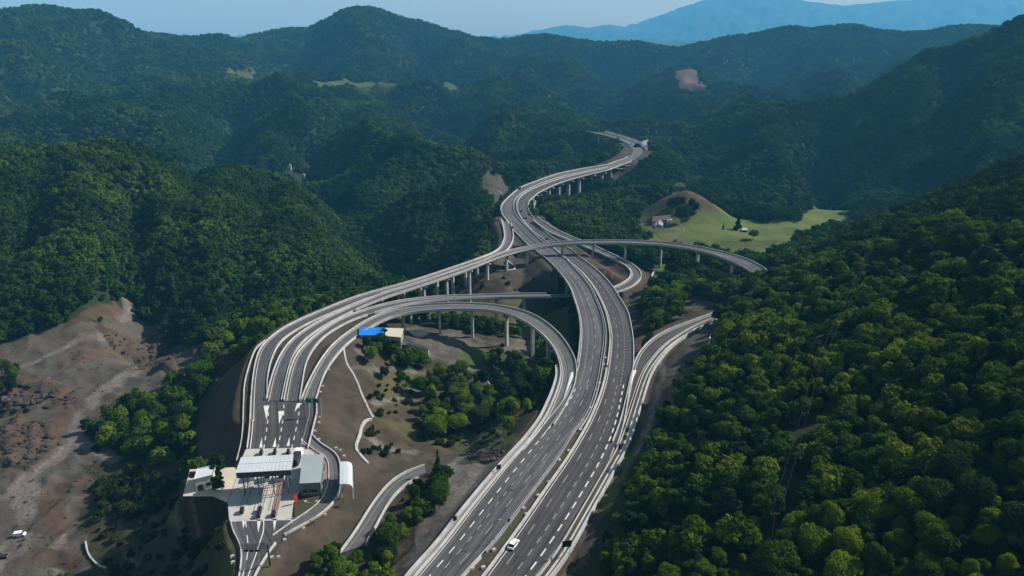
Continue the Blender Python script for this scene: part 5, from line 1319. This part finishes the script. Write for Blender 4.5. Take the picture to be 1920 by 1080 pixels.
for u, v, lab, w in ((563, 307, "bright white house high in the forest gully on the left", 4.2), (545, 315, "small white hut left of the bright white forest house", 2.4), (571, 333, "small pale hut below the bright white forest house", 2.4)):
    p = G(u, v + 4); z_ = p[2] + 7.5; t = thing("forest_house", lab, "house", p)
    mb = MB(); mb.box((p[0], p[1], (p[2] + z_) / 2 - .5), (w, w * .8, z_ - p[2] + 1)); mb.build("wall", M_wallwhite, t)
    x_, y_ = w / 2 + .3, w * .4 + .3; mb = MB(); mb.add([(p[0] - x_, p[1] - y_, z_), (p[0] + x_, p[1] - y_, z_), (p[0] + x_, p[1] + y_, z_), (p[0] - x_, p[1] + y_, z_), (p[0] - x_, p[1], z_ + w * .3), (p[0] + x_, p[1], z_ + w * .3)], [(0, 1, 5, 4), (2, 3, 4, 5), (1, 2, 5), (3, 0, 4), (3, 2, 1, 0)]); mb.build("roof", M_wallwhite, t)
# tunnel mouth
a_, b_ = P(1205, 272, zt), P(1221, 266, zt); d_ = Vector(b_ - a_); L_ = max(d_.length, 16); u_ = d_.normalized(); n_ = Vector((-u_.y, u_.x, 0))
t = thing("tunnel_portal", "arched tunnel portal with a white rim at the far end of the motorway", "tunnel portal", a_)
for nm_, r0, r1, q0, q1, mt in (("vault", 6.4, 5.8, -L_ * .6, L_ * .45, M_officewall), ("rim", 6.9, 5.7, L_ * .45 - .05, L_ * .45 + .8, M_conc)):
    vs = []; k_ = 18
    for q in (q0, q1):
        for r_ in (r0, r1):
            for i in range(k_ + 1):
                an = math.pi * i / k_; p = Vector(a_) + u_ * q + n_ * r_ * math.cos(an); vs.append((p.x, p.y, zt + r_ * math.sin(an) - 1.0))
    fs = []; K = k_ + 1
    for i in range(k_): fs += [(i, i + 1, 2 * K + i + 1, 2 * K + i), (K + i + 1, K + i, 3 * K + i, 3 * K + i + 1), (i + 1, i, K + i, K + i + 1), (2 * K + i, 2 * K + i + 1, 3 * K + i + 1, 3 * K + i)]
    mb = MB(); mb.add(vs, fs); mb.build(nm_, mt, t, True)
# power line through the right wood
pp = []
for u, v, dz, lab in ((1640, 470, 13, "upper wooden pole of the power line, near the top of the right wood"), (1521, 762, 14, "middle wooden pole of the power line in the right wood"), (1440, 1060, 14, "lowest wooden pole of the power line in the right wood")):
    p = G(u, v); t = thing("utility_pole", lab, "utility pole", p, "poles of the power line")
    mb = MB(); mb.tube((p[0], p[1], p[2] - 1), (p[0], p[1], p[2] + dz), .16, .12, n=8); mb.build("pole", M_wood, t)
    mb = MB(); mb.box((p[0], p[1], p[2] + dz - .4), (2.0, .14, .14)); mb.build("crossarm", M_wood, t); pp.append((p[0], p[1], p[2] + dz - .3))
for k, dx in enumerate((-.9, .9)):
    mb = MB()
    for i in range(2):
        a_, b_ = Vector(pp[i]), Vector(pp[i + 1]); prev = None
        for s_ in range(17):
            f = s_ / 16; q = a_.lerp(b_, f); q.x += dx; q.z -= 3.0 * 4 * f * (1 - f)
            if prev is not None: mb.tube(prev, q, .022, n=5)
            prev = q.copy()
    tag(mb.build("power_cable", M_dark), "left wire of the power line over the right wood" if k == 0 else "right wire of the power line over the right wood", "cable", "wires of the power line")

# ------------------------------------------------------------------ meadow trees, slim trees, shrubs, rubble
def one_tree(name, label, p, crown, h_tr, sc, cat="tree", group=None, sq=1.0):
    t = thing(name, label, cat, p, group); t.scale = (sc, sc, sc * sq)
    for nm_, me_ in (("crown", crown), ("trunk", NEAR_TRUNKS[0])):
        o = bpy.data.objects.new(nm_, me_); COL.objects.link(o); o.parent = t
    return t
CON = crown_mesh("crown", M_leaf_dark, 91, Rc=2.7, zc=7.2, hc=6.2, lobes=9, leaves=1800, leaf=.4, shape='cone')
SLIM = crown_mesh("crown", M_leaf_dark, 92, Rc=1.5, zc=6.5, hc=5.6, lobes=8, leaves=900, leaf=.3, shape='cone')
one_tree("round_tree", "large round dark tree on the meadow beside the farmhouse", G(1277, 419), NEAR_CROWNS[0], 6, 1.45)
one_tree("round_tree", "low dark tree right behind the large round meadow tree", G(1298, 409), NEAR_CROWNS[3], 6, .7)
one_tree("conifer_tree", "tall dark conifer standing alone on the meadow", G(1382, 432), CON, 6, 1.1)
one_tree("round_tree", "small round tree on the meadow below the hut", G(1412, 449), NEAR_CROWNS[2], 6, .75)
one_tree("young_tree", "slim young tree on the meadow left of the conifer", G(1356, 431), SLIM, 6, .55)
one_tree("slim_tree", "slim dead-looking tree at the top of the gravel bank by the lower road", G(821, 890), SLIM, 6, .75)
SHR = [crown_mesh("shrub", M_shrub, 120 + i, Rc=1.25, zc=.65, hc=.8, lobes=5, leaves=340, leaf=.2, core=ICO1) for i in range(4)]
def shrubs(px, n_, label, group, seed, smin=.6, smax=1.6):
    poly = np.array([G(u, v)[:2] for u, v in px]); g = np.random.default_rng(seed); x0, y0 = poly.min(0); x1, y1 = poly.max(0); k = 0
    for _ in range(n_ * 40):
        x, y = g.uniform(x0, x1), g.uniform(y0, y1)
        if k >= n_: break
        if not inpoly(np.array([x]), np.array([y]), poly)[0] or road_d[cover_at(np.array([x]), np.array([y]))][0] < 2: continue
        o = bpy.data.objects.new("shrub", SHR[k % 4]); COL.objects.link(o); s_ = g.uniform(smin, smax)
        o.location = (x, y, float(hz(x, y)) - .1); o.rotation_euler = (0, 0, g.uniform(0, 6)); o.scale = (s_, s_, s_ * g.uniform(.8, 1.4)); tag(o, label, "shrub", group); k += 1
shrubs([(175,905),(250,880),(330,900),(300,960),(200,980)], 60, "dense dark bush below the shaded bank at the quarry's lower edge", "bushes of the shaded bank", 31, 1.2, 2.4)
shrubs([(170,900),(250,880),(345,895),(420,945),(430,1078),(190,1078)], 110, "scrubby bush on the dark slope left of the toll plaza", "bushes of the dark slope", 21)
shrubs([(700,700),(770,720),(780,830),(700,840),(660,760)], 22, "low bush on the shaded floor of the hollow", "bushes in the hollow", 22)
shrubs([(690,790),(760,850),(700,870),(660,850)], 18, "low bush at the lower left corner of the hollow", "bushes of the hollow corner", 41, .6, 1.3)
shrubs([(740,700),(860,690),(900,720),(880,840),(780,850)], 46, "undergrowth bush among the trees in the middle of the hollow", "undergrowth of the middle clump", 42, .8, 1.9)
shrubs([(730,905),(800,880),(840,880),(800,930),(740,960)], 16, "low bush between the lower road and the gravel", "bushes by the lower road", 43, .5, 1.2)
shrubs([(870,660),(1000,650),(1015,760),(960,815),(900,840),(860,870),(830,850)], 36, "low bush along the stream side of the hollow", "bushes along the stream", 23)
shrubs([(1180,900),(1240,790),(1270,700),(1310,660),(1320,700),(1260,800),(1200,920)], 34, "low bush on the cut slope beside the right ramp", "bushes of the cut slope", 24)
shrubs([(870,500),(960,480),(1030,500),(1040,540),(900,560)], 16, "low bush on the terraces below the flyover", "bushes of the terraces", 25)
shrubs([(150,800),(215,800),(250,850),(210,870),(160,830)], 14, "low bush on the grassy edge of the quarry", "bushes of the quarry edge", 26, .8, 1.8)
shrubs([(470,650),(420,690),(400,660),(440,630)], 12, "low bush at the foot of the dark ramp bank", "bushes of the ramp bank", 27)
mb = MB(); g = np.random.default_rng(5)
for px, n_, s0, s1 in [([(0,735),(60,722),(140,735),(130,760),(50,775),(0,780)], 240, .3, 2.4), ([(0,800),(90,790),(120,830),(60,880),(0,870)], 240, .3, 1.8), ([(250,665),(330,662),(335,690),(260,695)], 150, .3, 1.8), ([(190,615),(300,620),(380,640),(385,655),(200,632)], 200, .3, 2.0), ([(0,660),(200,640),(330,650),(300,710),(150,760),(0,720)], 160, .2, .9), ([(20,890),(150,900),(160,1060),(30,1060)], 120, .2, .8),
                       ([(880,815),(930,805),(960,840),(940,862),(880,868),(860,850)], 90, .4, 1.7), ([(170,860),(200,870),(165,930),(155,920)], 30, .3, 1.0), ([(1230,840),(1190,900),(1160,960),(1140,1000),(1170,940)], 40, .3, 1.2), ([(560,600),(650,640),(700,610)], 10, .3, .8)]:
    poly = np.array([G(u, v)[:2] for u, v in px]); x0, y0 = poly.min(0); x1, y1 = poly.max(0); k = 0
    while k < n_:
        x, y = g.uniform(x0, x1), g.uniform(y0, y1)
        if not inpoly(np.array([x]), np.array([y]), poly)[0]: k += .05; continue
        k += 1; s_ = s0 + (s1 - s0) * g.random() ** 3; v, f = ICO1
        vv = v * (1 + (g.random((len(v), 1)) - .5) * .6) * np.array([s_, s_ * g.uniform(.6, 1.2), s_ * .6]) + np.array([x, y, float(hz(x, y)) + s_ * .1]); mb.add(vv, f)
o = mb.build("rubble", M_rock); o["kind"] = "stuff"; o["label"] = "loose dark rocks and rubble lying on the bare ground"

# ------------------------------------------------------------------ the air
hm = bpy.data.materials.new("haze"); hm.use_nodes = True
n = hm.node_tree; n.nodes.clear(); out = n.nodes.new("ShaderNodeOutputMaterial"); pv = n.nodes.new("ShaderNodeVolumePrincipled")
pv.inputs["Color"].default_value = (0.14, 0.56, 1.0, 1); pv.inputs["Density"].default_value = 0.000075; pv.inputs["Anisotropy"].default_value = 0.0
n.links.new(pv.outputs[0], out.inputs["Volume"])
mb = MB(); ztop = max(float(gz.max()) + 15, CAM_H + 20); zbot = float(gz.min()) - 1
mb.box((0, 8450, (ztop + zbot) / 2), (30000, 17500, ztop - zbot))
hb = mb.build("haze", hm); hb["kind"] = "stuff"; hb["label"] = "thin blue haze lying over the valley and the far hills"
